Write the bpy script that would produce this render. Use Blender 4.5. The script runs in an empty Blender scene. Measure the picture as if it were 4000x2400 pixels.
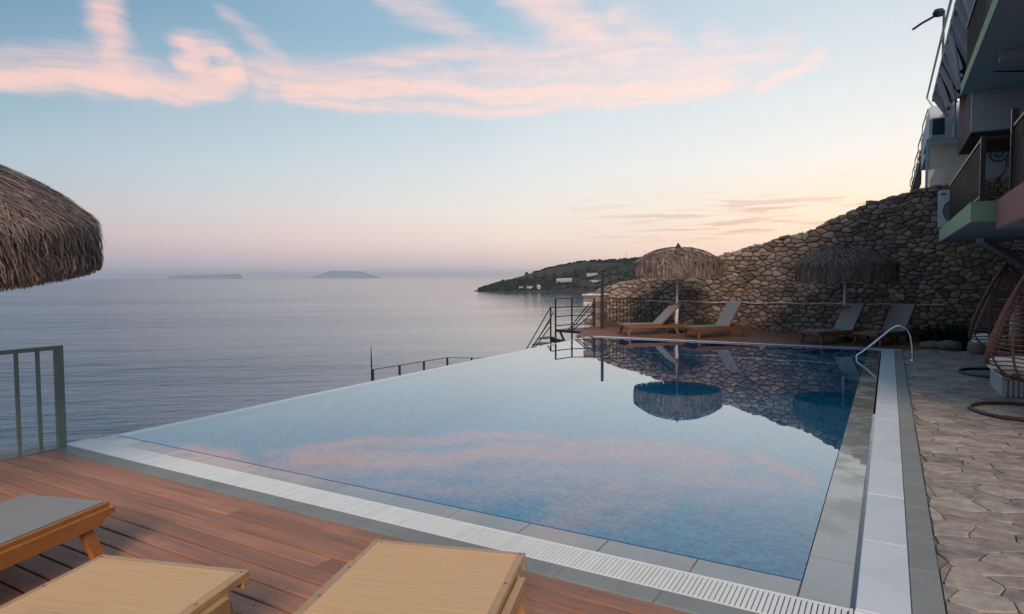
import bpy, math, random
import numpy as np
from mathutils import Vector, Matrix, noise
random.seed(7)
PI = math.pi
scn = bpy.context.scene
COL = scn.collection

# ------------------------------------------------------------------ camera
cam_data = bpy.data.cameras.new('camera')
cam = bpy.data.objects.new('camera', cam_data); COL.objects.link(cam)
YAW, PITCH, ROLL = math.radians(30.2), math.atan(122/2531), math.radians(0.33)
F0 = Vector((-math.sin(YAW), math.cos(YAW), 0)); R0 = Vector((math.cos(YAW), math.sin(YAW), 0)); U0 = Vector((0, 0, 1))
FW = F0*math.cos(PITCH) - U0*math.sin(PITCH); UP = U0*math.cos(PITCH) + F0*math.sin(PITCH)
RI = R0*math.cos(ROLL) - UP*math.sin(ROLL); UP2 = UP*math.cos(ROLL) + R0*math.sin(ROLL)
m = Matrix(((RI.x, UP2.x, -FW.x, 0), (RI.y, UP2.y, -FW.y, 0), (RI.z, UP2.z, -FW.z, 1.75), (0, 0, 0, 1)))
cam.matrix_world = m
cam_data.sensor_fit = 'HORIZONTAL'; cam_data.sensor_width = 36; cam_data.lens = 2531/4000*36
cam_data.clip_start = 0.05; cam_data.clip_end = 60000
scn.camera = cam

# ------------------------------------------------------------------ view
scn.view_settings.view_transform = 'Standard'; scn.view_settings.look = 'None'
scn.view_settings.gamma = 1; scn.view_settings.use_curve_mapping = False
scn.view_settings.exposure = 0.0

def lin(c):
    return tuple((x/255/12.92 if x/255 <= .04045 else ((x/255+.055)/1.055)**2.4) for x in c)

class NT:
    """small helper around a node tree"""
    def __init__(s, tree): s.t = tree; s.n = tree.nodes; s.l = tree.links
    def new(s, typ, **kw):
        nd = s.n.new(typ)
        for k, v in kw.items():
            if k.startswith('i_'):
                key = k[2:]; key = int(key) if key.isdigit() else key.replace('_', ' ')
                s.put(nd, key, v)
            else: setattr(nd, k, v)
        return nd
    def put(s, nd, key, v):
        if hasattr(v, 'is_linked') or isinstance(v, bpy.types.NodeSocket): s.l.new(v, nd.inputs[key])
        else:
            if isinstance(v, tuple) and len(v) == 3 and len(getattr(nd.inputs[key], 'default_value', (0, 0, 0))) == 4: v = (*v, 1)
            nd.inputs[key].default_value = v
    def math(s, op, a, b=None, c=None, clamp=False):
        nd = s.n.new('ShaderNodeMath'); nd.operation = op; nd.use_clamp = clamp
        for i, v in enumerate((a, b, c)):
            if v is not None: s.put(nd, i, v)
        return nd.outputs[0]
    def vm(s, op, a, b=None, scale=None):
        nd = s.n.new('ShaderNodeVectorMath'); nd.operation = op; s.put(nd, 0, a)
        if b is not None: s.put(nd, 1, b)
        if scale is not None: s.put(nd, 'Scale', scale)
        return nd.outputs['Value' if op in ('DOT_PRODUCT', 'LENGTH', 'DISTANCE') else 'Vector']
    def mix(s, f, a, b, mode='MIX'):
        nd = s.n.new('ShaderNodeMix'); nd.data_type = 'RGBA'; nd.blend_type = mode
        s.put(nd, 0, f); s.put(nd, 6, a); s.put(nd, 7, b); return nd.outputs[2]
    def ramp(s, f, stops, interp='LINEAR'):
        nd = s.n.new('ShaderNodeValToRGB'); cr = nd.color_ramp; cr.interpolation = interp
        while len(cr.elements) > 1: cr.elements.remove(cr.elements[-1])
        for i, (p, c) in enumerate(stops):
            e = cr.elements[0] if i == 0 else cr.elements.new(p)
            e.position = p; e.color = (*c, 1) if len(c) == 3 else c
        s.put(nd, 0, f); return nd.outputs[0]
    def noise(s, vec, scale, detail=3, rough=.55, dims='3D', out=0):
        nd = s.new('ShaderNodeTexNoise', noise_dimensions=dims, i_Scale=scale, i_Detail=detail, i_Roughness=rough)
        s.put(nd, 'Vector', vec); return nd.outputs[out]
    def rng(s, v, a, b, c=0., d=1., interp='LINEAR'):
        nd = s.new('ShaderNodeMapRange', interpolation_type=interp); nd.clamp = True
        for i, x in enumerate((v, a, b, c, d)): s.put(nd, i, x)
        return nd.outputs[0]

# ------------------------------------------------------------------ world: dusk sky with pink cirrus
world = bpy.data.worlds.new('World'); scn.world = world; world.use_nodes = True
W = NT(world.node_tree); W.n.clear()
tc = W.new('ShaderNodeTexCoord').outputs['Generated']
dirn = W.vm('NORMALIZE', tc)
sx = W.new('ShaderNodeSeparateXYZ'); W.put(sx, 0, dirn)
X, Y, Z = sx.outputs
el = W.math('MULTIPLY', W.math('ARCSINE', Z), 57.2958)
az = W.math('MULTIPLY', W.math('ARCTAN2', X, Y), 57.2958)
SUNAZ = math.radians(4)
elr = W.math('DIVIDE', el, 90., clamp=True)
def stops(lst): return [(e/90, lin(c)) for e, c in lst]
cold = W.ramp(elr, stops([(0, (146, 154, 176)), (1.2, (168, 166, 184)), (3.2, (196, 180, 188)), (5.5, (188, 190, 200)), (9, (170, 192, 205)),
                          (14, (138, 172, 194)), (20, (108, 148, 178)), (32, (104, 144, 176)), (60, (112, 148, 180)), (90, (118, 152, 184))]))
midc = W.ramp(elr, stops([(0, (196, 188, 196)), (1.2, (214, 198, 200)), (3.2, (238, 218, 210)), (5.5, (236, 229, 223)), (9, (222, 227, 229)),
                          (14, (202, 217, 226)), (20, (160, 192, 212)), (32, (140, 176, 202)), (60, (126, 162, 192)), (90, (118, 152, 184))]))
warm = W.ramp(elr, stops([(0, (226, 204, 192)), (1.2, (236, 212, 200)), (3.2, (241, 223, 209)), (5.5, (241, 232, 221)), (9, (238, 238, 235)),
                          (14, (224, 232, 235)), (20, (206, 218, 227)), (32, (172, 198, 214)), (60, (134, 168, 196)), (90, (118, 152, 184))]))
hl = W.math('SQRT', W.math('ADD', W.math('MULTIPLY', X, X), W.math('ADD', W.math('MULTIPLY', Y, Y), 1e-5)))
ca = W.math('DIVIDE', W.math('ADD', W.math('MULTIPLY', X, math.sin(SUNAZ)), W.math('MULTIPLY', Y, math.cos(SUNAZ))), hl)
f1 = W.rng(ca, .28, .84); f2 = W.rng(ca, .80, .995)
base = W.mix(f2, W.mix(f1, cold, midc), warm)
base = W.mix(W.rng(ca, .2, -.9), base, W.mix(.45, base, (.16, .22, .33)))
# clouds: strokes given as (azimuth, elevation) in degrees
P = W.new('ShaderNodeCombineXYZ'); W.put(P, 0, W.math('MULTIPLY', az, .965)); W.put(P, 1, el); P = P.outputs[0]
wn = W.noise(P, .11, 4, .6, out=1)
wn2 = W.noise(W.vm('MULTIPLY', P, (.45, 1.2, 1)), .45, 3, .5, out=1)
warp = W.vm('ADD', W.vm('MULTIPLY', W.vm('SUBTRACT', wn, (.5, .5, .5)), (3.6, 2.0, 0)), W.vm('MULTIPLY', W.vm('SUBTRACT', wn2, (.5, .5, .5)), (2.4, 1.0, 0)))
Pw = W.vm('MULTIPLY', W.vm('ADD', P, warp), (1, 1, 0))
STROKES = [
    ([(-78, 13.2), (-71.31, 13.03), (-66.58, 13.7), (-62.66, 13.85), (-58.35, 14.15), (-56.23, 14.4), (-54.02, 15.3), (-52.68, 16.0)], 0.85, 1.05),
    ([(-74, 13.9), (-62.79, 14.9), (-58.68, 14.66)], 1.25, 0.5),
    ([(-62.58, 20.82), (-62.17, 18.95), (-61.59, 17.21), (-60.84, 15.43), (-59.71, 14.53)], 1.30, 0.7),
    ([(-56.23, 17.67), (-55.81, 16.83), (-56.28, 16.05), (-55.13, 15.08)], 0.80, 0.9),
    ([(-56.23, 17.76), (-54.15, 17.13), (-53.25, 16.22)], 0.86, 0.60),
    ([(-53.52, 19.99), (-50.7, 18.34), (-48.36, 17.07)], 0.7, 0.32),
    ([(-52.68, 16.09), (-45.31, 16.93), (-36.72, 18.23), (-30.07, 18.99), (-22.34, 18.6), (-14.87, 17.62), (-8.86, 16.74)], 0.80, 0.52),
    ([(-50.37, 15.94), (-43.23, 16.08), (-32.32, 16.21), (-21.25, 16.3), (-11.8, 15.9)], 1.6, 0.5),
    ([(-33, 17.6), (-26, 17.6), (-19, 17.0), (-12, 16.4)], 1.9, .5),
    ([(-48.4, 15.34), (-41.11, 15.59), (-35.65, 15.87), (-30.09, 15.4), (-22.33, 15.2), (-12.81, 15.3)], 0.85, .92),
    ([(-40.99, 22.84), (-36.68, 21.21), (-32.29, 19.19)], 1.1, 0.4),
    ([(-31, 26), (-29.15, 23.7), (-26.07, 21.79), (-22.77, 19.58), (-20.16, 17.31)], 1.70, 0.7),
    ([(-21.25, 21.21), (-18.03, 18.92), (-13.84, 16.86)], 1.36, 0.45),
    ([(-13.25, 18.89), (-10.82, 17.14), (-7.72, 17.35)], 1.36, 0.35),
    ([(-48.42, 14.46), (-43.26, 14.18), (-31.22, 14.2), (-21.43, 14.35), (-14, 14.7)], 0.50, 0.62),
    ([(-9.61, 14.83), (-7.13, 15.51), (-5.29, 16.76)], 0.55, 0.65),
]
acc = None
for pts, w, inten in STROKES:
    w2 = w*w*1.22
    k = len(pts) - 1
    for a, b in zip(pts, pts[1:]):
        A = (a[0]*.965, a[1], 0); d = ((b[0]-a[0])*.965, b[1]-a[1], 0); L2 = d[0]**2 + d[1]**2
        v = W.vm('SUBTRACT', Pw, A)
        t = W.math('DIVIDE', W.vm('DOT_PRODUCT', v, d), L2, clamp=True)
        nd = W.n.new('ShaderNodeVectorMath'); nd.operation = 'SCALE'; nd.inputs[0].default_value = d; W.l.new(t, nd.inputs['Scale'])
        q = W.vm('SUBTRACT', v, nd.outputs[0])
        e = W.math('POWER', math.exp(-1/w2), W.vm('DOT_PRODUCT', q, q))
        e = W.math('MULTIPLY', e, inten)
        acc = e if acc is None else W.math('MAXIMUM', acc, e) if b is not pts[-1] and a is not pts[0] else W.math('MULTIPLY_ADD', e, .5, W.math('MULTIPLY', W.math('MAXIMUM', acc, e), 1.)) if False else W.math('MAXIMUM', acc, e)
streak = W.noise(W.vm('MULTIPLY', Pw, (.16, 1.3, 1)), 1.1, 5, .5)
fine = W.noise(W.vm('MULTIPLY', Pw, (.5, .9, 1)), 1.4, 3, .5)
mod = W.math('MULTIPLY', W.rng(streak, .34, .62, .58, 1.12), W.rng(fine, .3, .65, .86, 1.08))
cl = W.math('MULTIPLY', acc, mod)
cl = W.math('SUBTRACT', 1., W.math('POWER', 2.718, W.math('MULTIPLY', cl, -2.1)))
cl = W.rng(cl, .12, .92)
ccol = W.mix(W.rng(cl, .2, .75), lin((230, 208, 218)), (1.06, .70, .60))
ccol = W.mix(W.rng(az, -52, -12), W.mix(.16, ccol, (1.1, .50, .42)), W.mix(.42, ccol, (1.02, .84, .80)))
sky = W.mix(W.math('MULTIPLY', cl, .84), base, ccol)
# thin grey-mauve bars low over the sunset
bars = None
Pb = W.vm('ADD', P, W.vm('MULTIPLY', W.vm('SUBTRACT', wn2, (.5, .5, .5)), (3, .7, 0)))
bn = W.noise(W.vm('MULTIPLY', Pb, (.10, 1.5, 0)), 1.5, 4, .6)
bars = W.math('MULTIPLY', W.rng(bn, .50, .60), W.math('MULTIPLY', W.math('MULTIPLY', W.rng(el, 2.4, 3.4), W.rng(el, 7.0, 5.6)), W.rng(az, -27, -14)))
bars = W.math('MULTIPLY', bars, W.rng(az, 40, 20))
sky = W.mix(W.math('MULTIPLY', bars, .85), sky, lin((212, 184, 182)))
glow = W.math('MULTIPLY', W.math('MULTIPLY', W.rng(az, -26, -4), W.rng(az, 36, 12)), W.math('MULTIPLY', W.rng(el, .5, 4), W.rng(el, 9.5, 5)))
sky = W.mix(W.math('MULTIPLY', glow, .22), sky, lin((255, 226, 176)))
below = W.rng(el, -.4, -2)
sky = W.mix(below, sky, (.10, .12, .15))
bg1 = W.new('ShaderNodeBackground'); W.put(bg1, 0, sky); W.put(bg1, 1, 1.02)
nish = W.new('ShaderNodeTexSky'); nish.sky_type = 'NISHITA'; nish.sun_disc = False
nish.sun_elevation = math.radians(1.5); nish.sun_rotation = SUNAZ
bg2 = W.new('ShaderNodeBackground'); W.put(bg2, 0, nish.outputs[0]); W.put(bg2, 1, .015)
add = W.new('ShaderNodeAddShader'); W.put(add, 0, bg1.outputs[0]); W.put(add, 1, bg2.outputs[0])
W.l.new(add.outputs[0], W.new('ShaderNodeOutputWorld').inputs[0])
world.cycles.sampling_method = 'AUTOMATIC'

sun_d = bpy.data.lights.new('sun', 'SUN'); sun_d.energy = 2.9; sun_d.angle = math.radians(24); sun_d.color = (1, .83, .68)
sun = bpy.data.objects.new('sun', sun_d); COL.objects.link(sun)
sun.rotation_euler = Vector((-.42, .72, -.47)).to_track_quat('-Z', 'Y').to_euler()

cy = scn.cycles
cy.max_bounces = 8; cy.transparent_max_bounces = 12; cy.diffuse_bounces = 3; cy.glossy_bounces = 4
cy.volume_bounces = 0; cy.sample_clamp_indirect = 6

# ------------------------------------------------------------------ mesh helpers
class MB:
    def __init__(s): s.v = []; s.f = []
    def add(s, vs, fs):
        o = len(s.v); s.v += [tuple(v) for v in vs]; s.f += [tuple(i+o for i in f) for f in fs]; return s
    def box(s, x0, x1, y0, y1, z0, z1, M=None):
        vs = [Vector((x, y, z)) for z in (z0, z1) for y in (y0, y1) for x in (x0, x1)]
        if M is not None: vs = [M @ v for v in vs]
        return s.add(vs, [(0, 2, 3, 1), (4, 5, 7, 6), (0, 1, 5, 4), (2, 6, 7, 3), (0, 4, 6, 2), (1, 3, 7, 5)])
    def bbox(s, x0, x1, y0, y1, z0, z1, b=.006, M=None):
        """box with its top edges chamfered"""
        vs = [(x0, y0, z0), (x1, y0, z0), (x1, y1, z0), (x0, y1, z0), (x0, y0, z1-b), (x1, y0, z1-b), (x1, y1, z1-b), (x0, y1, z1-b),
              (x0+b, y0+b, z1), (x1-b, y0+b, z1), (x1-b, y1-b, z1), (x0+b, y1-b, z1)]
        vs = [Vector(v) for v in vs]
        if M is not None: vs = [M @ v for v in vs]
        fs = [(3, 2, 1, 0), (8, 9, 10, 11)]
        for i in range(4):
            j = (i+1) % 4; fs += [(i, j, j+4, i+4), (i+4, j+4, j+8, i+8)]
        return s.add(vs, fs)
    def beam(s, a, b, w, h, up=(0, 0, 1)):
        a, b = Vector(a), Vector(b); d = (b-a).normalized(); u = Vector(up)
        if abs(d.dot(u)) > .98: u = Vector((0, 1, 0))
        r = d.cross(u).normalized(); u = r.cross(d)
        c = [p + r*sx*w/2 + u*sz*h/2 for p in (a, b) for sx, sz in ((-1, -1), (1, -1), (1, 1), (-1, 1))]
        return s.add(c, [(0, 3, 2, 1), (4, 5, 6, 7), (0, 1, 5, 4), (1, 2, 6, 5), (2, 3, 7, 6), (3, 0, 4, 7)])
    def tube(s, pts, r, n=6, closed=False, rs=None):
        pts = [Vector(p) for p in pts]; N = len(pts); prev = None; vs = []
        for i, p in enumerate(pts):
            if closed: d = pts[(i+1) % N] - pts[i-1]
            else: d = pts[min(i+1, N-1)] - pts[max(i-1, 0)]
            d.normalize()
            if prev is None:
                u = Vector((0, 0, 1)) if abs(d.z) < .9 else Vector((1, 0, 0))
            else: u = prev
            a = d.cross(u).normalized(); u = a.cross(d).normalized(); prev = u
            rr = rs[i] if rs else r
            for k in range(n):
                t = 2*PI*k/n; vs.append(p + (a*math.cos(t) + u*math.sin(t))*rr)
        fs = []
        for i in range(N if closed else N-1):
            j = (i+1) % N
            for k in range(n):
                l = (k+1) % n; fs.append((i*n+k, i*n+l, j*n+l, j*n+k))
        if not closed: fs += [tuple(range(n-1, -1, -1)), tuple((N-1)*n+k for k in range(n))]
        return s.add(vs, fs)
    def lathe(s, prof, n=32, c=(0, 0, 0)):
        vs = [(c[0]+r*math.cos(2*PI*k/n), c[1]+r*math.sin(2*PI*k/n), c[2]+z) for r, z in prof for k in range(n)]
        fs = [(i*n+k, i*n+(k+1) % n, (i+1)*n+(k+1) % n, (i+1)*n+k) for i in range(len(prof)-1) for k in range(n)]
        return s.add(vs, fs)
    def prism(s, poly, z0, z1):
        n = len(poly)
        vs = [(x, y, z0) for x, y in poly] + [(x, y, z1) for x, y in poly]
        return s.add(vs, [tuple(range(n-1, -1, -1)), tuple(range(n, 2*n))] + [(i, (i+1) % n, n+(i+1) % n, n+i) for i in range(n)])
    def mesh(s, name, mat=None, smooth=False):
        me = bpy.data.meshes.new(name); me.from_pydata(s.v, [], s.f)
        if mat: me.materials.append(mat)
        if smooth: me.polygons.foreach_set('use_smooth', [True]*len(me.polygons))
        me.update(); return me
    def build(s, name, mat, parent=None, smooth=False, loc=None, label=None, cat=None, kind=None, group=None):
        return obj(name, s.mesh(name, mat, smooth), parent, loc, label, cat, kind, group)

def tag(o, label=None, cat=None, kind=None, group=None):
    if label: o['label'] = label
    if cat: o['category'] = cat
    if kind: o['kind'] = kind
    if group: o['group'] = group
    return o
def obj(name, data, parent=None, loc=None, label=None, cat=None, kind=None, group=None):
    o = bpy.data.objects.new(name, data); COL.objects.link(o)
    if parent is not None: o.parent = parent
    if loc is not None: o.location = loc
    return tag(o, label, cat, kind, group)
def thing(name, label, cat, loc=(0, 0, 0), rz=0, group=None, kind=None):
    o = obj(name, None, None, loc, label, cat, kind, group); o.rotation_euler = (0, 0, rz); return o
def copy_tree(o, parent=None, kids=None):
    if kids is None:
        kids = {}
        for x in bpy.data.objects:
            if x.parent: kids.setdefault(x.parent.name, []).append(x)
    c = o.copy(); COL.objects.link(c); c.parent = parent
    for ch in kids.get(o.name, []): copy_tree(ch, c, kids)
    return c

# ------------------------------------------------------------------ materials
def mat(name, col, rough=.6, var=.12, var_scale=4., bump=0., bump_scale=30., piece=.15, metal=0., col2=None, stretch=(1, 1, 1),
        spec=.5, coat=0., dirt=None, dirt_scale=1.5, coord='Object', hue=0.):
    M = bpy.data.materials.new(name); M.use_nodes = True; T = NT(M.node_tree); T.n.clear()
    out = T.new('ShaderNodeOutputMaterial'); bs = T.new('ShaderNodeBsdfPrincipled'); T.l.new(bs.outputs[0], out.inputs[0])
    geo = T.new('ShaderNodeNewGeometry'); oi = T.new('ShaderNodeObjectInfo')
    co = T.new('ShaderNodeTexCoord').outputs[coord] if coord != 'World' else geo.outputs['Position']
    rnd = T.math('FRACT', T.math('ADD', T.math('MULTIPLY', oi.outputs['Random'], 7.13), geo.outputs['Random Per Island']))
    off = T.vm('SCALE', (17.3, 9.1, 5.7), scale=T.math('MULTIPLY', rnd, 3.))
    v = T.vm('ADD', T.vm('MULTIPLY', co, stretch), off)
    n1 = T.noise(v, var_scale, 5, .6)
    c = col
    k = T.math('ADD', T.rng(n1, .25, .75, 1-var, 1+var), T.math('MULTIPLY', T.math('SUBTRACT', rnd, .5), 2*piece))
    if col2: c = T.mix(T.math('FRACT', T.math('MULTIPLY', rnd, 5.37)), (*col, 1), (*col2, 1))
    else: c = (*col, 1)
    c = T.mix(1., c, T.new('ShaderNodeCombineColor', i_0=k, i_1=k, i_2=k).outputs[0], 'MULTIPLY')
    if dirt:
        n2 = T.noise(geo.outputs['Position'], dirt_scale, 5, .65)
        c = T.mix(T.rng(n2, .5, .72, 0, dirt[1]), c, (*dirt[0], 1))
    T.put(bs, 'Base Color', c); 
    T.put(bs, 'Roughness', T.rng(n1, .2, .8, max(rough-.08, 0), min(rough+.08, 1))); T.put(bs, 'Metallic', metal)
    T.put(bs, 'Specular IOR Level', spec)
    if coat: T.put(bs, 'Coat Weight', coat); T.put(bs, 'Coat Roughness', .08)
    if bump:
        nb = T.noise(v, bump_scale, 4, .6)
        b = T.new('ShaderNodeBump', i_Strength=.8, i_Distance=bump); T.put(b, 'Height', nb); T.put(bs, 'Normal', b.outputs[0])
    return M

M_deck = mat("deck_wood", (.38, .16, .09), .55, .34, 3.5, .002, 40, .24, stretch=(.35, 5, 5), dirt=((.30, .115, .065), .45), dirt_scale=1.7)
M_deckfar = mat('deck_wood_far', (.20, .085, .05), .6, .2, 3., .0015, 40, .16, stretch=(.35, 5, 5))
M_dark = mat('deck_void', (.02, .015, .012), .9, .1, piece=0)
M_white = mat('white_marble', (.60, .61, .63), .42, .06, 2.5, .0006, 60, .05, dirt=((.50, .48, .44), .5), dirt_scale=2.2)
M_grate = mat('white_plastic', (.76, .74, .71), .35, .05, 5, piece=.05)
M_coping = mat('wet_stone', (.30, .285, .265), .25, .14, 3., .001, 45, .05, dirt=((.22, .205, .185), .6), dirt_scale=2.5, coat=1.)
def wet(M, sc, lo, hi):
    T = NT(M.node_tree); bs = next(n for n in T.n if n.type == 'BSDF_PRINCIPLED')
    pos = T.new('ShaderNodeNewGeometry').outputs['Position']
    w_ = T.rng(T.noise(pos, sc, 5, .62), lo, hi)
    T.put(bs, 'Coat Weight', T.math('MULTIPLY', w_, 1.)); T.put(bs, 'Coat Roughness', T.math('MULTIPLY_ADD', w_, -.10, .12)); T.put(bs, 'Coat IOR', 1.6)
    src = bs.inputs['Base Color'].links[0].from_socket
    T.put(bs, 'Base Color', T.mix(T.math('MULTIPLY', w_, .55), src, T.mix(1., src, (.55, .55, .55, 1), 'MULTIPLY')))
    return M
wet(M_coping, 1.6, .36, .50)
M_grey = mat('grey_slab', (.24, .235, .22), .55, .1, 5., .001, 60, .06, dirt=((.17, .165, .155), .6), dirt_scale=3)
M_stone = mat('limestone', (.36, .285, .23), .85, .25, 7., .010, 16, .42, col2=(.25, .17, .14), spec=.25, dirt=((.12, .09, .075), .4), dirt_scale=3)
M_mortar = mat('mortar', (.19, .14, .11), .95, .25, 8, .02, 15, 0, spec=.1)
M_flag = mat('flagstone', (.35, .285, .24), .66, .42, 9., .010, 20, .26, col2=(.30, .225, .185), dirt=((.17, .12, .10), .5), dirt_scale=2.6)
M_joint = mat('flag_joint', (.23, .175, .14), .9, .2, 8, .006, 30, 0)
M_raffia = mat('raffia', (.29, .22, .185), .8, .18, 10, 0, 1, .45, col2=(.20, .13, .105), spec=.2)
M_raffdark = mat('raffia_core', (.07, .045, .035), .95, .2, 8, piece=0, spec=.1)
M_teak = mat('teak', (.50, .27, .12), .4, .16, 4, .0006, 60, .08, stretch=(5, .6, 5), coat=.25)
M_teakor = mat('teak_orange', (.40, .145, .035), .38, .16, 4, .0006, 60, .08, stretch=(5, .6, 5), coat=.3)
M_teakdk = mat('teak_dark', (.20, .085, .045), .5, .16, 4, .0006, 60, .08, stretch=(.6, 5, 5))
M_wmetal = mat('white_metal', (.80, .80, .78), .35, .04, 5, piece=0)
M_black = mat('black_base', (.015, .015, .016), .5, .1, 5, piece=0)
M_iron = mat('black_iron', (.018, .016, .015), .45, .1, 8, piece=0)
M_greyiron = mat('painted_fence', (.22, .25, .215), .42, .1, 6, piece=0)
M_chrome = mat('steel', (.72, .73, .74), .12, .03, 8, metal=1., piece=0)
M_rattan = mat('rattan', (.13, .055, .04), .5, .2, 20, piece=.12)
M_rattdk = mat('rattan_dark', (.05, .032, .028), .5, .2, 20, piece=.08)
M_cush = mat('cushion_fabric', (.74, .73, .70), .85, .04, 5, .002, 80, 0)
M_green = mat('green_paint', (.26, .38, .22), .7, .06, 3, piece=0)
M_under = mat('slab_underside', (.34, .37, .39), .8, .08, 1.5, piece=0)
M_red = mat('red_paint', (.28, .085, .07), .7, .1, 3, piece=0)
M_plast = mat('plaster', (.42, .425, .42), .85, .08, 1.2, piece=0)
M_plastw = mat('white_plaster', (.55, .58, .62), .8, .05, 1.5, piece=0)
M_maroon = mat('maroon_wall', (.09, .045, .05), .8, .12, 1.5, piece=0)
M_awn = mat('awning_fabric', (.34, .33, .35), .7, .15, 4, .01, 6, .2, stretch=(3, .4, 1))
M_darkglass = mat('window_glass', (.03, .045, .06), .06, .05, 2, piece=0)
M_ac = mat('ac_casing', (.66, .68, .70), .45, .04, 4, piece=0)
M_acfan = mat('ac_fan', (.14, .16, .19), .5, .05, 4, piece=0)
M_rock = mat('boulder', (.22, .17, .15), .8, .2, 5, .02, 6, .2, col2=(.13, .12, .11))
M_leafdk = mat('dark_leaf', (.018, .03, .02), .7, .3, 8, piece=.4)
M_leaf = mat('succulent_leaf', (.09, .11, .035), .6, .2, 8, piece=.35)
M_dry = mat('dry_grass', (.17, .13, .07), .9, .2, 8, piece=.35)
M_tile = None

def textile(name, ca, cb, scale):
    M = bpy.data.materials.new(name); M.use_nodes = True; T = NT(M.node_tree)
    bs = T.n['Principled BSDF']; co = T.new('ShaderNodeTexCoord').outputs['Object']
    s1 = T.noise(T.vm('MULTIPLY', co, (26, .8, 1)), scale, 4, .65)
    s2 = T.noise(T.vm('MULTIPLY', co, (60, 60, 60)), 12, 2, .5)
    c = T.mix(T.rng(s1, .35, .62), (*ca, 1), (*cb, 1))
    c = T.mix(T.rng(s2, .3, .7, 0, .25), c, (*[x*.6 for x in ca], 1))
    T.put(bs, 'Base Color', c); T.put(bs, 'Roughness', .62)
    wv = T.math('SINE', T.math('MULTIPLY', T.new('ShaderNodeSeparateXYZ', i_0=co).outputs[0], 900.))
    b = T.new('ShaderNodeBump', i_Strength=.35, i_Distance=.001); T.put(b, 'Height', T.math('ADD', wv, T.math('MULTIPLY', s1, 4.))); T.put(bs, 'Normal', b.outputs[0])
    return M
M_texwarmlit = textile('warm_lit_textile', (.72, .39, .18), (.80, .48, .24), 3.)  # same lounger fabric as the grey one, warm light painted into its colour
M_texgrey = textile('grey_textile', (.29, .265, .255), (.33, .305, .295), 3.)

def tile_mat():
    M = bpy.data.materials.new('pool_mosaic'); M.use_nodes = True; T = NT(M.node_tree); bs = T.n['Principled BSDF']
    pos = T.new('ShaderNodeNewGeometry').outputs['Position']
    vo = T.new('ShaderNodeTexVoronoi', i_Scale=15.); T.put(vo, 'Vector', pos)
    g = T.new('ShaderNodeSeparateColor'); T.put(g, 0, vo.outputs['Color'])
    n = T.noise(pos, 22., 3, .8)
    n2 = T.noise(pos, 5., 3, .6)
    f = T.math('ADD', T.math('MULTIPLY', g.outputs[0], .5), T.math('ADD', T.math('MULTIPLY', T.rng(n, .3, .7), .45), T.math('MULTIPLY', T.math('SUBTRACT', n2, .5), .5)))
    c = T.ramp(f, [(.1, (.004, .15, .34)), (.35, (.012, .42, .62)), (.55, (.05, .66, .80)), (.75, (.22, .82, .90)), (1, (.72, .95, .97))])
    T.put(bs, 'Base Color', c); T.put(bs, 'Roughness', .4)
    return M
M_tile = tile_mat()
M_tiledk = mat('tile_line', (.015, .07, .22), .3, .3, 30, piece=0)

def water_mat():
    M = bpy.data.materials.new('pool_water'); M.use_nodes = True; T = NT(M.node_tree); T.n.clear()
    out = T.new('ShaderNodeOutputMaterial')
    pos = T.new('ShaderNodeNewGeometry').outputs['Position']
    n = T.noise(pos, 1.6, 2, .5); n2 = T.noise(pos, 14., 2, .5)
    sp = T.new('ShaderNodeSeparateXYZ', i_0=pos)
    edge = T.rng(sp.outputs[0], -1.3, -.45)
    h = T.math('ADD', T.math('MULTIPLY', n, .5), T.math('MULTIPLY', n2, T.math('MULTIPLY_ADD', edge, .25, .006)))
    b = T.new('ShaderNodeBump', i_Strength=.5, i_Distance=.0007); T.put(b, 'Height', h)
    fr = T.new('ShaderNodeFresnel', i_IOR=1.40); T.put(fr, 'Normal', b.outputs[0])
    fac = T.math('POWER', fr.outputs[0], .57)
    fac = T.math('MULTIPLY', fac, T.rng(fr.outputs[0], .06, .19, .55, 1.))
    gl = T.new('ShaderNodeBsdfGlossy', i_Roughness=.0, i_Color=(.93, .965, .99, 1)); T.put(gl, 'Normal', b.outputs[0])
    tr = T.new('ShaderNodeBsdfTransparent', i_Color=(.86, .99, .995, 1))
    mx = T.new('ShaderNodeMixShader'); T.put(mx, 0, fac); T.put(mx, 1, tr.outputs[0]); T.put(mx, 2, gl.outputs[0])
    T.l.new(mx.outputs[0], out.inputs[0]); return M
M_water = water_mat()

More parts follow.
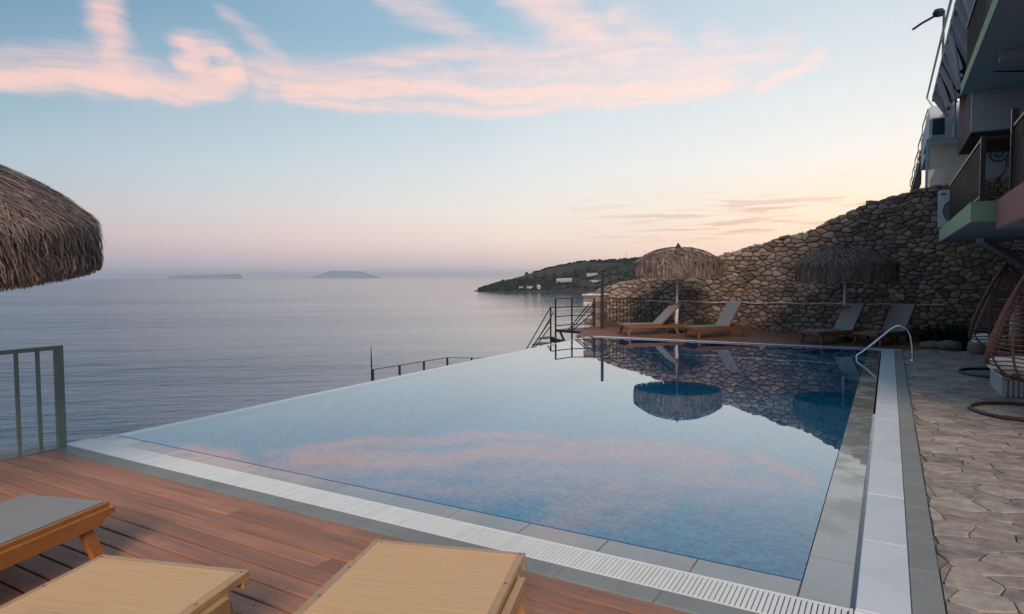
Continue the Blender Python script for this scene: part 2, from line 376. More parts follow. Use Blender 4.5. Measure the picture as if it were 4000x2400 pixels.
def sea_mat():
    M = bpy.data.materials.new('sea_water'); M.use_nodes = True; T = NT(M.node_tree); T.n.clear()
    out = T.new('ShaderNodeOutputMaterial'); bs = T.new('ShaderNodeBsdfPrincipled'); T.l.new(bs.outputs[0], out.inputs[0])
    pos = T.new('ShaderNodeNewGeometry').outputs['Position']
    rot = T.new('ShaderNodeVectorRotate', rotation_type='Z_AXIS', i_Angle=-math.radians(38)); T.put(rot, 0, pos)
    p = rot.outputs[0]
    a = T.noise(T.vm('MULTIPLY', p, (.35, 1, 1)), .55, 4, .6)
    b_ = T.noise(T.vm('MULTIPLY', p, (.4, 1, 1)), .09, 3, .55)
    c_ = T.noise(T.vm('MULTIPLY', p, (.5, 1, 1)), 2.4, 2, .5)
    calm = T.noise(T.vm('MULTIPLY', p, (.12, 1, 1)), .012, 4, .6)
    sp = T.new('ShaderNodeSeparateXYZ', i_0=pos)
    shelter = T.rng(T.math('DIVIDE', sp.outputs[0], T.math('MAXIMUM', sp.outputs[1], 1.)), -1.9, -.62, 1., .12)
    k = T.math('MULTIPLY', T.rng(calm, .40, .62, .45, 1.), shelter)
    h = T.math('MULTIPLY', T.math('ADD', T.math('MULTIPLY', a, .55), T.math('ADD', T.math('MULTIPLY', b_, 2.2), T.math('MULTIPLY', c_, .09))), k)
    bm = T.new('ShaderNodeBump', i_Strength=1., i_Distance=1.0); T.put(bm, 'Height', h)
    T.put(bs, 'Normal', bm.outputs[0]); T.put(bs, 'Base Color', (.016, .062, .115, 1)); T.put(bs, 'Roughness', T.math('MULTIPLY_ADD', shelter, .14, .08)); T.put(bs, 'IOR', 1.33); T.put(bs, 'Specular IOR Level', T.math('MULTIPLY_ADD', shelter, -.14, .52))
    return M
M_sea = sea_mat()

def land_mat(name, c1, c2, c3, sc):
    M = bpy.data.materials.new(name); M.use_nodes = True; T = NT(M.node_tree); bs = T.n['Principled BSDF']
    pos = T.new('ShaderNodeNewGeometry').outputs['Position']
    n = T.noise(T.vm('MULTIPLY', pos, (1, 1, 2.5)), sc, 6, .65); n2 = T.noise(pos, sc*7, 4, .7)
    c = T.mix(T.rng(n, .42, .6), (*c1, 1), (*c2, 1)); c = T.mix(T.rng(n2, .55, .68), c, (*c3, 1))
    T.put(bs, 'Base Color', c); T.put(bs, 'Roughness', .95); T.put(bs, 'Specular IOR Level', .1)
    return M
M_head = land_mat('headland_ground', (.075, .06, .055), (.038, .045, .036), (.028, .03, .027), .015)
M_isle = land_mat('hazed_island_ground', (.34, .37, .40), (.30, .32, .35), (.27, .29, .31), .002)  # pale blue-grey puts part of the distance haze into the land colour
M_cliff = land_mat('cliff_rock', (.13, .11, .09), (.08, .07, .05), (.04, .05, .03), .3)

# ------------------------------------------------------------------ sea, islands, headland
mb = MB(); R = 14000.; n = 128
rings = [0, 60, 400, 2500, R]
vs = [(0, 0, -18)]; fs = []
for ri in rings[1:]:
    vs += [(ri*math.cos(2*PI*k/n), ri*math.sin(2*PI*k/n), -18.) for k in range(n)]
for k in range(n): fs.append((0, 1+k, 1+(k+1) % n))
for i in range(len(rings)-2):
    for k in range(n): fs.append((1+i*n+k, 1+(i+1)*n+k, 1+(i+1)*n+(k+1) % n, 1+i*n+(k+1) % n))
mb.add(vs, fs); mb.build('sea', M_sea, kind='structure')

def island(pts, label):
    mb = MB(); rows = 6; N = len(pts)
    P = []
    for i in range(N-1):
        for s in range(8): t = s/8; P.append(tuple(pts[i][k]*(1-t)+pts[i+1][k]*t for k in range(3)))
    P.append(pts[-1]); vs = []
    for x, y, z in P:
        v = Vector((x, y, 0)).normalized()
        z = z + (noise.noise(Vector((x*.01, y*.01, 0)))*7 if z > 25 else 0)
        for r in range(-rows, rows+1):
            t = abs(r)/rows; h = (z+18)*(1-t)**.8 * (1 + .2*noise.noise(Vector((x*.006+r, y*.006, 3)))*(t > 0)) - 18 - (3 if t == 1 else 0)
            vs.append((x+v.x*r*55, y+v.y*r*55, h))
    w = 2*rows+1
    fs = [(i*w+j, (i+1)*w+j, (i+1)*w+j+1, i*w+j+1) for i in range(len(P)-1) for j in range(w-1)]
    mb.add(vs, fs); mb.build('island', M_isle, smooth=True, label=label, kind='structure')
island([(-8700, 5360, -20), (-8634, 5402, 33), (-8418, 5527, 36), (-8219, 5643, 34), (-8004, 5769, 42), (-7804, 5886, 49), (-7757, 5911, -20)], 'long low blue-grey island on the left horizon')
island([(-6990, 6350, -20), (-6850, 6440, 28), (-6780, 6480, 58), (-6700, 6530, 88), (-6529, 6629, 78), (-6345, 6736, 74), (-6283, 6771, 50), (-6100, 6870, -20)], 'flat-topped pale island right of the long low one')

shore = [(-470, 707), (-444, 700), (-414, 695), (-376, 681), (-345, 679), (-307, 668), (-283, 654), (-263, 660), (-242, 657), (-228, 662), (-174, 660), (-124, 659), (-40, 650), (80, 640)]
crest = [(-471, 708, -18), (-464.7, 731.4, -13), (-461.7, 775, -5.3), (-448.5, 813, 3.1), (-439.8, 865, 12.5), (-416.7, 907, 21), (-394.9, 912, 23), (-371, 933, 25), (-347.6, 944, 26), (-330, 956, 27), (-258, 980, 28), (-188, 1001, 28), (-80, 1010, 27), (60, 1010, 25)]
def head_pt(u, t):
    i = min(int(u), len(shore)-2); f = u - i
    s = Vector((*shore[i], -18)).lerp(Vector((*shore[i+1], -18)), f); c = Vector(crest[i]).lerp(Vector(crest[i+1]), f)
    if t <= 1:
        p = s.lerp(c, t); hz = math.sin(min(t, 1)*PI/2)**.95
        p.z = -18 + (c.z+18)*hz + noise.fractal(Vector((p.x*.02, p.y*.02, 0)), 1., 2., 4)*2.6*math.sin(t*PI)*min(1, (c.z+18)/15)
        p.z += noise.noise(Vector((p.x*.05, p.y*.05, 5)))*.6*t*min(1, (c.z+18)/15)
    else:
        p = c + (c - s)*(t-1)*1.1; p.z = c.z - (c.z+20)*(t-1)
    if t == 0: p.z = -19
    return p
mb = MB(); NU, NT_ = 170, 34; vs = []
for i in range(NU+1):
    for j in range(NT_+1): vs.append(head_pt(i/NU*(len(shore)-1), [0, .012][j] if j < 2 else .012+(j-1)/(NT_-1)*1.9))
w = NT_+1
mb.add(vs, [(i*w+j, (i+1)*w+j, (i+1)*w+j+1, i*w+j+1) for i in range(NU) for j in range(NT_)])
mb.build('headland', M_head, smooth=True, kind='structure')
mb = MB(); rs_ = random.Random(4)
for _ in range(2600):
    u_ = rs_.uniform(.5, len(shore)-2); t_ = rs_.uniform(.06, .98)
    p = head_pt(u_, t_)
    if noise.noise(Vector((p.x*.012, p.y*.012, 7))) < rs_.uniform(-.25, .25) : continue
    a_ = rs_.uniform(1.2, 3.4); hh = a_*rs_.uniform(.5, .9); n_ = 6; ph_ = rs_.uniform(0, 6)
    vs = [(p.x+a_*rs_.uniform(.7, 1.2)*math.cos(ph_+k*2*PI/n_)*f_, p.y+a_*math.sin(ph_+k*2*PI/n_)*f_, p.z+z_) for f_, z_ in ((1, -.8), (1.05, hh*.5), (.5, hh)) for k in range(n_)]
    mb.add(vs, [(j*n_+k, j*n_+(k+1) % n_, (j+1)*n_+(k+1) % n_, (j+1)*n_+k) for j in range(2) for k in range(n_)] + [tuple(range(2*n_, 3*n_))])
mb.build('scrub', mat('scrub_leaf', (.026, .032, .026), .9, .3, 8, piece=.4, spec=.1), kind='stuff', label='dark scrub scattered over the headland slope')
# buildings on the headland
def house(name, x, y, z, w, d, h, label, wins=3, group=None):
    e = thing(name, label, 'building', (x, y, z), math.radians(28), group)
    mb = MB(); mb.box(-w/2, w/2, -d/2, d/2, -4, h); mb.build('wall', M_plast, e)
    MB().box(-w/2-.2, w/2+.2, -d/2-.2, d/2+.2, h, h+.35).build('roof', M_plast, e)
    for f in range(max(1, int(h//2.8))):
        for k in range(wins):
            xx = -w/2 + (k+.5)*w/wins
            MB().box(xx-.6, xx+.6, -d/2-.06, -d/2+.02, f*2.8+.8, f*2.8+2.1).build('window', M_darkglass, e)
def on_head(u, t): return head_pt(u, t)
for (u, t, w, d, h, wn_, name, lab) in [
    (4.45, .20, 9, 7, 4.4, 4, 'white_building', 'white block at the left end of the hotel row on the headland slope'),
    (4.72, .21, 11, 7, 3.6, 4, 'white_building', 'long white building at the right end of the hotel row on the headland slope'),
    (2.75, .10, 5, 5, 2.8, 2, 'small_house', 'small white house nearest the tip of the headland'),
    (3.15, .10, 7, 5, 2.9, 2, 'small_house', 'white house in the middle of the row by the headland shore'),
    (3.55, .09, 4, 4, 4.2, 1, 'small_house', 'narrow two storey white house by the headland shore'),
    (6.15, .30, 13, 5, 2.6, 4, 'terrace_house', 'low pale building on the middle slope of the headland'),
    (6.3, .18, 12, 4, 1.6, 3, 'terrace_house', 'thin pale low building further down the middle slope of the headland')]:
    p = on_head(u, t); house(name, p.x, p.y, p.z, w, d, h, lab, wn_)
p = on_head(3.0, 1.0); mb = MB(); mb.lathe([(2.6, -2), (3.0, 1), (2.4, 3), (.9, 4.2), (0, 4.4)], 8)
mb.build('bush', M_leafdk, loc=p, label='lone dark bush on the skyline near the tip of the headland', cat='bush')
for u, lab in ((8.0, 'thin lattice mast on the headland crest, left one'), (9.1, 'thin lattice mast on the headland crest beside the thatched umbrella')):
    p = on_head(u, 1.0)
    mb = MB(); mb.tube([(0, 0, -2), (0, 0, 13)], .16, 4); mb.tube([(1.4, 0, -2), (1.4, 0, 12)], .1, 4)
    for k in range(7): mb.tube([(0, 0, k*1.8), (1.4, 0, k*1.8+1.2)], .06, 3)
    mb.build('radio_mast', M_plast, loc=p, label=lab, cat='mast', group='masts on the headland')

# ------------------------------------------------------------------ cliff and pool structure
mb = MB(); prof = [(-7.9, -1.2), (-9, -4), (-9.6, -8), (-12, -12), (-15, -18.8)]
ys = [-14 + i*1.6 for i in range(35)]; vs = []
for y in ys:
    for j, (x, z) in enumerate(prof):
        vs.append((x + (noise.noise(Vector((y*.3, z*.3, 0)))*1.2 - 1.2*(y > 17)*(1 if j else .6)) * (1 if j else .2), y, z))
w = len(prof)
vs2 = []
mb.add(vs, [(i*w+j, i*w+j+1, (i+1)*w+j+1, (i+1)*w+j) for i in range(len(ys)-1) for j in range(w-1)])
mb.build('cliff', M_cliff, kind='structure')
# ground sheet under the terraces and the hill behind the stone wall
mb = MB(); mb.box(-7.85, 14, -14, 3.0, -1.6, -.12); mb.box(.0, 14, 3.0, 22, -1.6, -.12); mb.box(-7.8, 14, 17.6, 22.2, -1.6, -.12); mb.box(-9.3, 14, 22.2, 41, -1.6, -.5)
mb.build('ground', M_cliff, kind='structure')

PX0, PX1, PY0, PY1 = -7.40, -.40, 3.97, 17.14
# pool basin
mb = MB(); d = -1.15; t = .02
mb.add([(PX0, PY0, d), (PX1, PY0, d), (PX1, PY1, d), (PX0, PY1, d)], [(0, 1, 2, 3)])
for a, b in (((PX0, PY0), (PX1, PY0)), ((PX1, PY0), (PX1, PY1)), ((PX1, PY1), (PX0, PY1)), ((PX0, PY1), (PX0, PY0))):
    mb.add([(*a, d), (*b, d), (*b, -.09), (*a, -.09)], [(0, 3, 2, 1)])
mb.build('pool_basin', M_tile, kind='structure')
mb = MB()
for a, b in (((PX0, PY0), (PX1, PY0)), ((PX1, PY0), (PX1, PY1)), ((PX1, PY1), (PX0, PY1)), ((PX0, PY1), (PX0, PY0))):
    zt = -.03 if a[0] == b[0] == PX0 else -.001
    mb.add([(*a, -.09), (*b, -.09), (*b, zt), (*a, zt)], [(0, 3, 2, 1)])
mb.build('pool_tile_line', M_tiledk, kind='structure')
mb = MB(); mb.add([(PX0-.045, PY0, -.012), (PX1+.0, PY0, -.012), (PX1+.0, PY1, -.012), (PX0-.045, PY1, -.012)], [(0, 1, 2, 3)])
mb.build('pool_water', M_water, kind='structure')
mb = MB(); mb.box(PX0-.13, PX0-.001, PY0-.23, PY1+.3, -1.5, -.016)
mb.box(PX0-.62, PX0-.16, PY0-.2, PY1, -1.7, -1.2)
mb.build('infinity_edge', M_white, kind='structure')

# copings laid as slabs
def strip(root_name, x0, x1, y0, y1, z0, z1, n, axis, M, joint=.004, kind='structure', piece='slab', jz=0.0):
    e = MB().box(x0+.01, x1-.01, y0+.01, y1-.01, z0-.1, z0-.002).build(root_name, M_joint, kind=kind)
    L = (x1-x0) if axis == 0 else (y1-y0); s = L/n
    for k in range(n):
        a = k*s + joint/2; b = (k+1)*s - joint/2; dz = random.uniform(-jz, jz)
        if axis == 0: m_ = MB().bbox(x0+a, x0+b, y0, y1, z0, z1+dz, .004)
        else: m_ = MB().bbox(x0, x1, y0+a, y0+b, z0, z1+dz, .004)
        m_.build(piece, M, e)
    return e
strip('front_coping', -7.45, -.40, 3.745, 3.968, -.05, -.004, 12, 0, M_coping, .002, piece='coping_stone')
strip('right_coping', -.398, -.145, 3.745, 17.14, -.05, -.006, 22, 1, M_coping, .002, piece='coping_stone')
strip('white_border', -.120, .132, 3.755, 17.14, -.05, .004, 13, 1, M_white, .002, piece='marble_slab', jz=.0015)
strip('grey_border', .136, .285, -1.0, 17.14, -.05, .002, 30, 1, M_grey, .003, piece='grey_slab')
strip('front_border', -7.62, .132, 3.30, 3.462, -.05, .002, 13, 0, M_grey, .003, piece='grey_slab')
strip('far_coping', -7.3, .29, 17.145, 17.24, -.09, .012, 14, 0, M_white, .003, piece='marble_slab')
MB().box(-7.62, -7.40, 3.30, 3.97, -1.5, -.03).build('pool_corner_wall', M_grey, kind='structure')

# drain grating
g = thing('drain_grate', 'white slatted overflow grating between pool coping and wooden deck', 'drain grating')
MB().box(-7.5, -.12, 3.47, 3.74, -.09, -.075).build('channel', M_dark, g)
mb = MB(); mb.box(-7.5, -.145, 3.466, 3.476, -.07, .002); mb.box(-7.5, -.145, 3.732, 3.742, -.07, .002); mb.box(-7.5, -.145, 3.6, 3.606, -.05, -.012); mb.build('rail', M_grate, g)
sl = MB(); sl.bbox(-.0108, .0108, -.127, .127, -.022, .002, .003); slm = sl.mesh('slat', M_grate)
nx = 268; sp = (7.36)/nx
for k in range(nx): obj('slat', slm, g, (-.155-(k+.5)*sp, 3.604, 0))
sl2 = MB(); sl2.bbox(-.127, .127, -.0103, .0103, -.022, .002, .003); slm2 = sl2.mesh('slat', M_grate)
for k in range(20): obj('slat', slm2, g, (.004, 3.742-(k+.5)*.0265, 0))
MB().box(-.145, -.13, 3.2, 3.745, -.07, .003).build('rail', M_grate, g)

# decks: boards
e = MB().box(-7.6, .13, -3, 3.29, -.13, -.045).build('deck', M_dark, kind='structure')
y = 3.292; bw = .147
while y > -1.4:
    x = -7.62; 
    cuts = [-7.62] + sorted(random.uniform(-6.8, -.6) for _ in range(1)) + [.13]
    for a, b in zip(cuts, cuts[1:]):
        MB().bbox(a+.002, b-.002, y-bw+.013, y, -.04, .0+random.uniform(-.0015, .0015), .004).build('board', M_deck, e)
    y -= bw
mb = MB()
yy = 3.292-.074
while yy > 1.0:
    x = -7.4
    while x < .1:
        for dy in (-.04, .04): mb.lathe([(.0, .0012), (.0045, .0012), (.0055, .0)], 6, (x, yy+dy-.006, .0012))
        x += .5
    yy -= bw
mb.build('screws', M_teakdk, e, kind='stuff')
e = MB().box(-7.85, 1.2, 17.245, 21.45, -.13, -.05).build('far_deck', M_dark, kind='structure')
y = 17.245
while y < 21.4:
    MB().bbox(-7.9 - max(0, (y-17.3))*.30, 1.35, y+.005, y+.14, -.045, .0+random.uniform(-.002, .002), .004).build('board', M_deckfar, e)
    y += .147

# ------------------------------------------------------------------ voronoi pieces
def clip(poly, a, b):
    """keep the side of poly nearer a than b"""
    mx, my = (a[0]+b[0])/2, (a[1]+b[1])/2; nx_, ny_ = b[0]-a[0], b[1]-a[1]; out = []
    for i in range(len(poly)):
        p, q = poly[i], poly[(i+1) % len(poly)]
        dp = (p[0]-mx)*nx_+(p[1]-my)*ny_; dq = (q[0]-mx)*nx_+(q[1]-my)*ny_
        if dp <= 0: out.append(p)
        if dp*dq < 0:
            t = dp/(dp-dq); out.append((p[0]+(q[0]-p[0])*t, p[1]+(q[1]-p[1])*t))
    return out
def cells(x0, x1, y0, y1, cw, ch, jit=.42, drop=.0):
    ny_ = int((y1-y0)/ch)+1; grid = {}
    nx_ = int((x1-x0)/cw)+2
    for j in range(-1, ny_+1):
        for i in range(-1, nx_+1):
            if random.random() < drop: continue
            grid[i, j] = (x0+(i+.5*(j % 2)+random.uniform(-jit, jit))*cw, y0+(j+.5+random.uniform(-jit, jit)*.8)*ch)
    for (i, j), p in grid.items():
        poly = [(p[0]-2*cw, p[1]-2*ch), (p[0]+2*cw, p[1]-2*ch), (p[0]+2*cw, p[1]+2*ch), (p[0]-2*cw, p[1]+2*ch)]
        s = cw/ch   # distances measured with height stretched so stones come out wide
        poly = [(a, b*s) for a, b in poly]
        for di in range(-2, 3):
            for dj in range(-2, 3):
                if (di or dj) and (i+di, j+dj) in grid:
                    q = grid[i+di, j+dj]; poly = clip(poly, (p[0], p[1]*s), (q[0], q[1]*s))
                    if len(poly) < 3: break
        if len(poly) >= 3: yield p, [(a, b/s) for a, b in poly]
def soften(poly, gap, k=.22):
    cx = sum(p[0] for p in poly)/len(poly); cy_ = sum(p[1] for p in poly)/len(poly)
    rad = sum(math.hypot(p[0]-cx, p[1]-cy_) for p in poly)/len(poly)
    f = max(.4, 1-gap/rad); poly = [(cx+(p[0]-cx)*f, cy_+(p[1]-cy_)*f) for p in poly]
    out = []
    for i in range(len(poly)):
        p, q = poly[i], poly[(i+1) % len(poly)]
        if math.hypot(p[0]-q[0], p[1]-q[1]) < rad*.12: out.append(((p[0]+q[0])/2, (p[1]+q[1])/2)); continue
        out += [(p[0]*(1-k)+q[0]*k, p[1]*(1-k)+q[1]*k), (p[0]*k+q[0]*(1-k), p[1]*k+q[1]*(1-k))]
    return out, (cx, cy_), rad
def area(p): return abs(sum(p[i][0]*p[(i+1) % len(p)][1]-p[(i+1) % len(p)][0]*p[i][1] for i in range(len(p))))/2

# terrace of flagstones
ter = MB().box(.29, 6, -3, 17.9, -.3, -.014).build('terrace', M_joint, kind='structure')
fl = []
for p, poly in cells(.29, 4.6, 1.2, 17.6, .26, .17, .5, .2):
    if not (.22 < p[0] < 4.6 and 1.2 < p[1] < 17.7): continue
    poly = [(max(.292, a), b) for a, b in poly]
    q, c, rad = soften(poly, .005, .12)
    if area(q) < .004: continue
    vis = (p[0]-.2) < .62*p[1] - 1.7 or True
    dpt = -p[0]*-.503 + p[1]*.864; lat = p[0]*.864+p[1]*.503
    inview = abs(lat/max(.1, p[0]*-.503+p[1]*.864)) < .80
    fl.append((area(q)/(p[0]**2+p[1]**2+1) * (1 if inview else .01), q, c, rad))
fl.sort(key=lambda t: -t[0])
def flag_mb(mb, q, c):
    n = len(q); z1 = random.uniform(-.003, .004); tl = [random.uniform(-.007, .007) for _ in range(2)]
    ring = lambda f, z: [(c[0]+(x-c[0])*f, c[1]+(y-c[1])*f, z + (0 if z < -.01 else (x-c[0])*tl[0]+(y-c[1])*tl[1])) for x, y in q]
    vs = ring(1, -.03) + ring(.997, z1-.0025) + ring(.965, z1)
    fs = [(i, (i+1) % n, n+(i+1) % n, n+i) for i in range(n)] + [(n+i, n+(i+1) % n, 2*n+(i+1) % n, 2*n+i) for i in range(n)] + [tuple(range(2*n, 3*n))]
    if sum(q[i][0]*q[(i+1) % n][1]-q[(i+1) % n][0]*q[i][1] for i in range(n)) < 0: fs = [f[::-1] for f in fs]
    mb.add(vs, fs)
for _, q, c, r in fl[:300]:
    mb = MB(); flag_mb(mb, q, c); mb.build('flagstone', M_flag, ter)
mb = MB()
for _, q, c, r in fl[300:]: flag_mb(mb, q, c)
mb.build('flagstone_paving', M_flag, ter, kind='stuff')

# stone retaining wall
WT = [(-9.45, 1.0), (-9.28, 1.11), (-8.54, 1.40), (-7.44, 1.62), (-6.2, 1.95), (-4.93, 2.32), (-3.45, 2.74), (-2.74, 2.94), (-2.18, 3.05), (-1.3, 3.48), (-.54, 3.82), (.77, 4.14), (2.2, 4.3), (8, 4.4)]
def wtop(x):
    for (a, b), (c, d_) in zip(WT, WT[1:]):
        if a <= x <= c: return b+(d_-b)*(x-a)/(c-a)
    return WT[0][1] if x < WT[0][0] else WT[-1][1]
WY = 21.5
wall = thing('stone_wall', 'tall rubble stone retaining wall rising to the right behind the far sun loungers', 'stone wall')
mb = MB(); xs = [-9.3+i*.3 for i in range(59)]
vs = []
for x in xs: vs += [(x, WY+.05, -1.5), (x, WY+.05, wtop(x)-.05), (x, WY+.75, wtop(x)-.02), (x, WY+.75, -1.5)]
fs = [(i*4+k, (i+1)*4+k, (i+1)*4+(k+1) % 4, i*4+(k+1) % 4) for i in range(len(xs)-1) for k in range(4)] + [(0, 1, 2, 3)]
mb.add(vs, [f[::-1] for f in fs]); mb.build('mortar_core', M_mortar, wall)
def stone_mb(mb, q, c, rad, proud, face=0, nrm=None):
    n = len(q); cc = sum(q[i][0]*q[(i+1) % n][1]-q[(i+1) % n][0]*q[i][1] for i in range(n))
    if cc < 0: q = q[::-1]
    jt = [(random.uniform(-.006, .006), random.uniform(-.006, .006)) for _ in q]
    ox, oz = random.uniform(-.2, .2)*rad, random.uniform(-.2, .2)*rad
    def ring(f, d_):
        r = []
        for (x, z), (jx, jz) in zip(q, jt):
            a, b = c[0]+(x-c[0])*f+jx+(1-f)*ox, c[1]+(z-c[1])*f+jz+(1-f)*oz
            r.append((a, WY+.06-d_, b) if face == 0 else (-9.30+.0-d_+.06, a, b) if face == 1 else (a, b, d_))
        return r
    vs = ring(1, 0) + ring(1, proud*.55) + ring(.80, proud*.92) + ring(.30, proud*1.04)
    fs = [(k*n+i, k*n+(i+1) % n, (k+1)*n+(i+1) % n, (k+1)*n+i) for k in range(3) for i in range(n)] + [tuple(range(3*n, 4*n))]
    if face == 1: fs = [f[::-1] for f in fs]
    mb.add(vs, fs)
st = []
for p, poly in cells(-9.3, 4.4, -.1, 4.4, .225, .128, .49, .17):
    if p[0] < -9.32 or p[0] > 4.2 or p[1] < -.1: continue
    tz = wtop(p[0])
    if p[1] > tz-.02: continue
    poly = [(max(-9.3, a), min(b, tz+random.uniform(-.03, .06)) ) for a, b in poly]
    q, c, rad = soften(poly, .009, .17)
    if area(q) < .004: continue
    st.append((area(q), q, c, rad))
st.sort(key=lambda t: -t[0]*(1 if t[2][0] < 2.6 and t[2][1] > .05 else .1))
for k, (_, q, c, rad) in enumerate(st[:285]):
    mb = MB(); stone_mb(mb, q, c, rad, random.uniform(.06, .11)); mb.build('stone', M_stone, wall)
mb = MB()
for _, q, c, rad in st[285:]: stone_mb(mb, q, c, rad, random.uniform(.05, .11))
mb.build('small_stones', M_stone, wall, kind='stuff')
# end face of the wall
for k in range(7):
    z0 = -.1+k*.175
    mb = MB()
    mb.bbox(-.06, .04, 0, 0.74, 0, .165, .02, Matrix.Translation((-9.31+random.uniform(-.02, .02), WY+.02, z0))); mb.build('stone', M_stone, wall)
# low pier of pale blocks in front of the wall's end
pier = thing('stone_pier', 'pale stone pier at the left end of the wall beside the metal landing', 'pier', (-8.86, 20.9, 0))
for k in range(6):
    z0 = -.15+k*.2; s = random.uniform(-.012, .012)
    MB().bbox(-.30+s, .02, -.22, .5, z0, z0+.188, .02).build('block', M_stone if k % 2 else M_white, pier)
    MB().bbox(.03, .30+s, -.22, .5, z0, z0+.188, .02).build('block', M_stone, pier)
MB().bbox(-.34, .34, -.26, .54, 1.055, 1.10, .01).build('cap', M_white, pier)
# capping stones on the top edge
for i in range(46):
    x = -9.15+i*.262+random.uniform(-.05, .05)
    if x > 2.6: break
    r = random.uniform(.07, .15); mb = MB()
    vs = []; 
    prof = [(0, 0), (1, .35), (.8, .9), (0, 1.1)]
    ang = math.atan2(wtop(x+.1)-wtop(x-.1), .2)
    M4 = Matrix.Translation((x, WY+.15+random.uniform(-.06, .06), wtop(x)-.06)) @ Matrix.Rotation(-ang, 4, 'Y') @ Matrix.Diagonal((r*1.35, r*1.5, r*.62, 1))
    vs = [M4 @ Vector((rr*math.cos(t*PI/4)*random.uniform(.85, 1.1), rr*math.sin(t*PI/4), zz)) for rr, zz in ((.9, -.2), (1.05, .35), (.7, .9), (.05, 1.05)) for t in range(8)]
    mb.add(vs, [(a*8+b, a*8+(b+1) % 8, (a+1)*8+(b+1) % 8, (a+1)*8+b) for a in range(3) for b in range(8)])
    mb.build('cap_stone', M_stone, wall)

def blades(n, fx, M, name, label, ln=(.1, .3), wd=.012, kind='stuff', cat=None, lean=.6):
    mb = MB()
    for _ in range(n):
        x, y, z = fx(); L = random.uniform(*ln); a = random.uniform(0, 2*PI); l = random.uniform(.1, lean)
        d = Vector((math.cos(a)*l, math.sin(a)*l, 1)).normalized(); s = Vector((-math.sin(a), math.cos(a), 0))*wd*random.uniform(.6, 1.3)
        b = Vector((x, y, z)); t = b+d*L; mid = b+d*L*.5 - Vector((0, 0, -L*.06)); t2 = t + Vector((d.x, d.y, -.25))*L*.3
        mb.add([b-s, b+s, mid+s*.9, mid-s*.9, t+s*.5, t-s*.5, t2], [(0, 1, 2, 3), (3, 2, 4, 5), (5, 4, 6)])
    return mb.build(name, M, kind=kind, label=label, cat=cat)
def top_pt():
    x = random.choice([random.uniform(-9.2, -5), random.uniform(-8, 2.5)]); return x, WY+random.uniform(.1, .7), wtop(x)-.03
blades(600, top_pt, M_dry, 'dry_grass', 'dry grass tufts along the top of the stone wall', (.04, .11), .008)
# hill behind the wall
mb = MB(); vs = []
for i in range(24):
    x = -9.4+i*.9
    for j in range(12):
        y = WY+.7+j*1.6
        z = min(wtop(x)-.04, wtop(x)-.04 - .5*0) + (0 if j == 0 else (j*.10*max(0, (x+1)/4) + noise.noise(Vector((x*.6, y*.6, 0)))*.1 - (.0 if x > -6 else j*.35)))
        vs.append((x, y, z))
mb.add(vs, [(i*12+j, (i+1)*12+j, (i+1)*12+j+1, i*12+j+1) for i in range(23) for j in range(11)])
mb.build('hillside', M_cliff, kind='structure', smooth=True)

# hose line along the wall
mb = MB(); pts = [(-7.1+i*.35, WY-.10, .88 - .03*math.sin(i*PI/4)**2 + .01*math.sin(i*1.7)) for i in range(25)]
mb.tube(pts, .011, 5); mb.build('cable', M_wmetal, label='thin pale cable strung along the stone wall at waist height', cat='cable')

# plants and rocks at the wall foot
def clump(x, y, n, ln, label, M=M_leaf, name='succulent_plant', spread=.22, wd=.03):
    e = blades(n, lambda: (random.gauss(x, spread), random.gauss(y, .08), 0.0), M, name, label, ln, wd, kind=None, cat='plant', lean=1.1)
clump(-6.75, 21.15, 60, (.25, .6), 'yellow-green spiky plant at the wall foot beside the iron railing')
clump(-5.15, 21.2, 45, (.2, .5), 'dull green spiky plant at the wall foot behind the first thatched umbrella pole')
clump(1.55, 19.7, 500, (.2, .5), 'dark bushy plant behind the boulders at the end of the terrace', M_leafdk, 'dark_bush', .42, .04)
def rock(x, y, r, label, sq=.75):
    mb = MB(); n1, n2 = 7, 12; vs = []
    for i in range(n1+1):
        for j in range(n2):
            a, b = PI*i/n1, 2*PI*j/n2; d_ = Vector((math.sin(a)*math.cos(b), math.sin(a)*math.sin(b), math.cos(a)))
            k = r*(1+.28*noise.noise(d_*1.6+Vector((x*3, y, 0)))); vs.append((d_.x*k*1.2, d_.y*k, d_.z*k*sq+r*sq*.7))
    mb.add(vs, [(i*n2+j, (i+1)*n2+j, (i+1)*n2+(j+1) % n2, i*n2+(j+1) % n2) for i in range(n1) for j in range(n2)])
    mb.build('boulder', M_rock, smooth=True, loc=(x, y, 0), label=label, cat='boulder')
rock(1.24, 17.75, .22, 'flat grey boulder at the end of the stone terrace by the dark bush', .6)
rock(1.72, 17.2, .20, 'rounded pinkish boulder nearest the egg chairs', .95)
rock(.86, 17.9, .20, 'low brown boulder at the right end of the far wooden deck', .55)

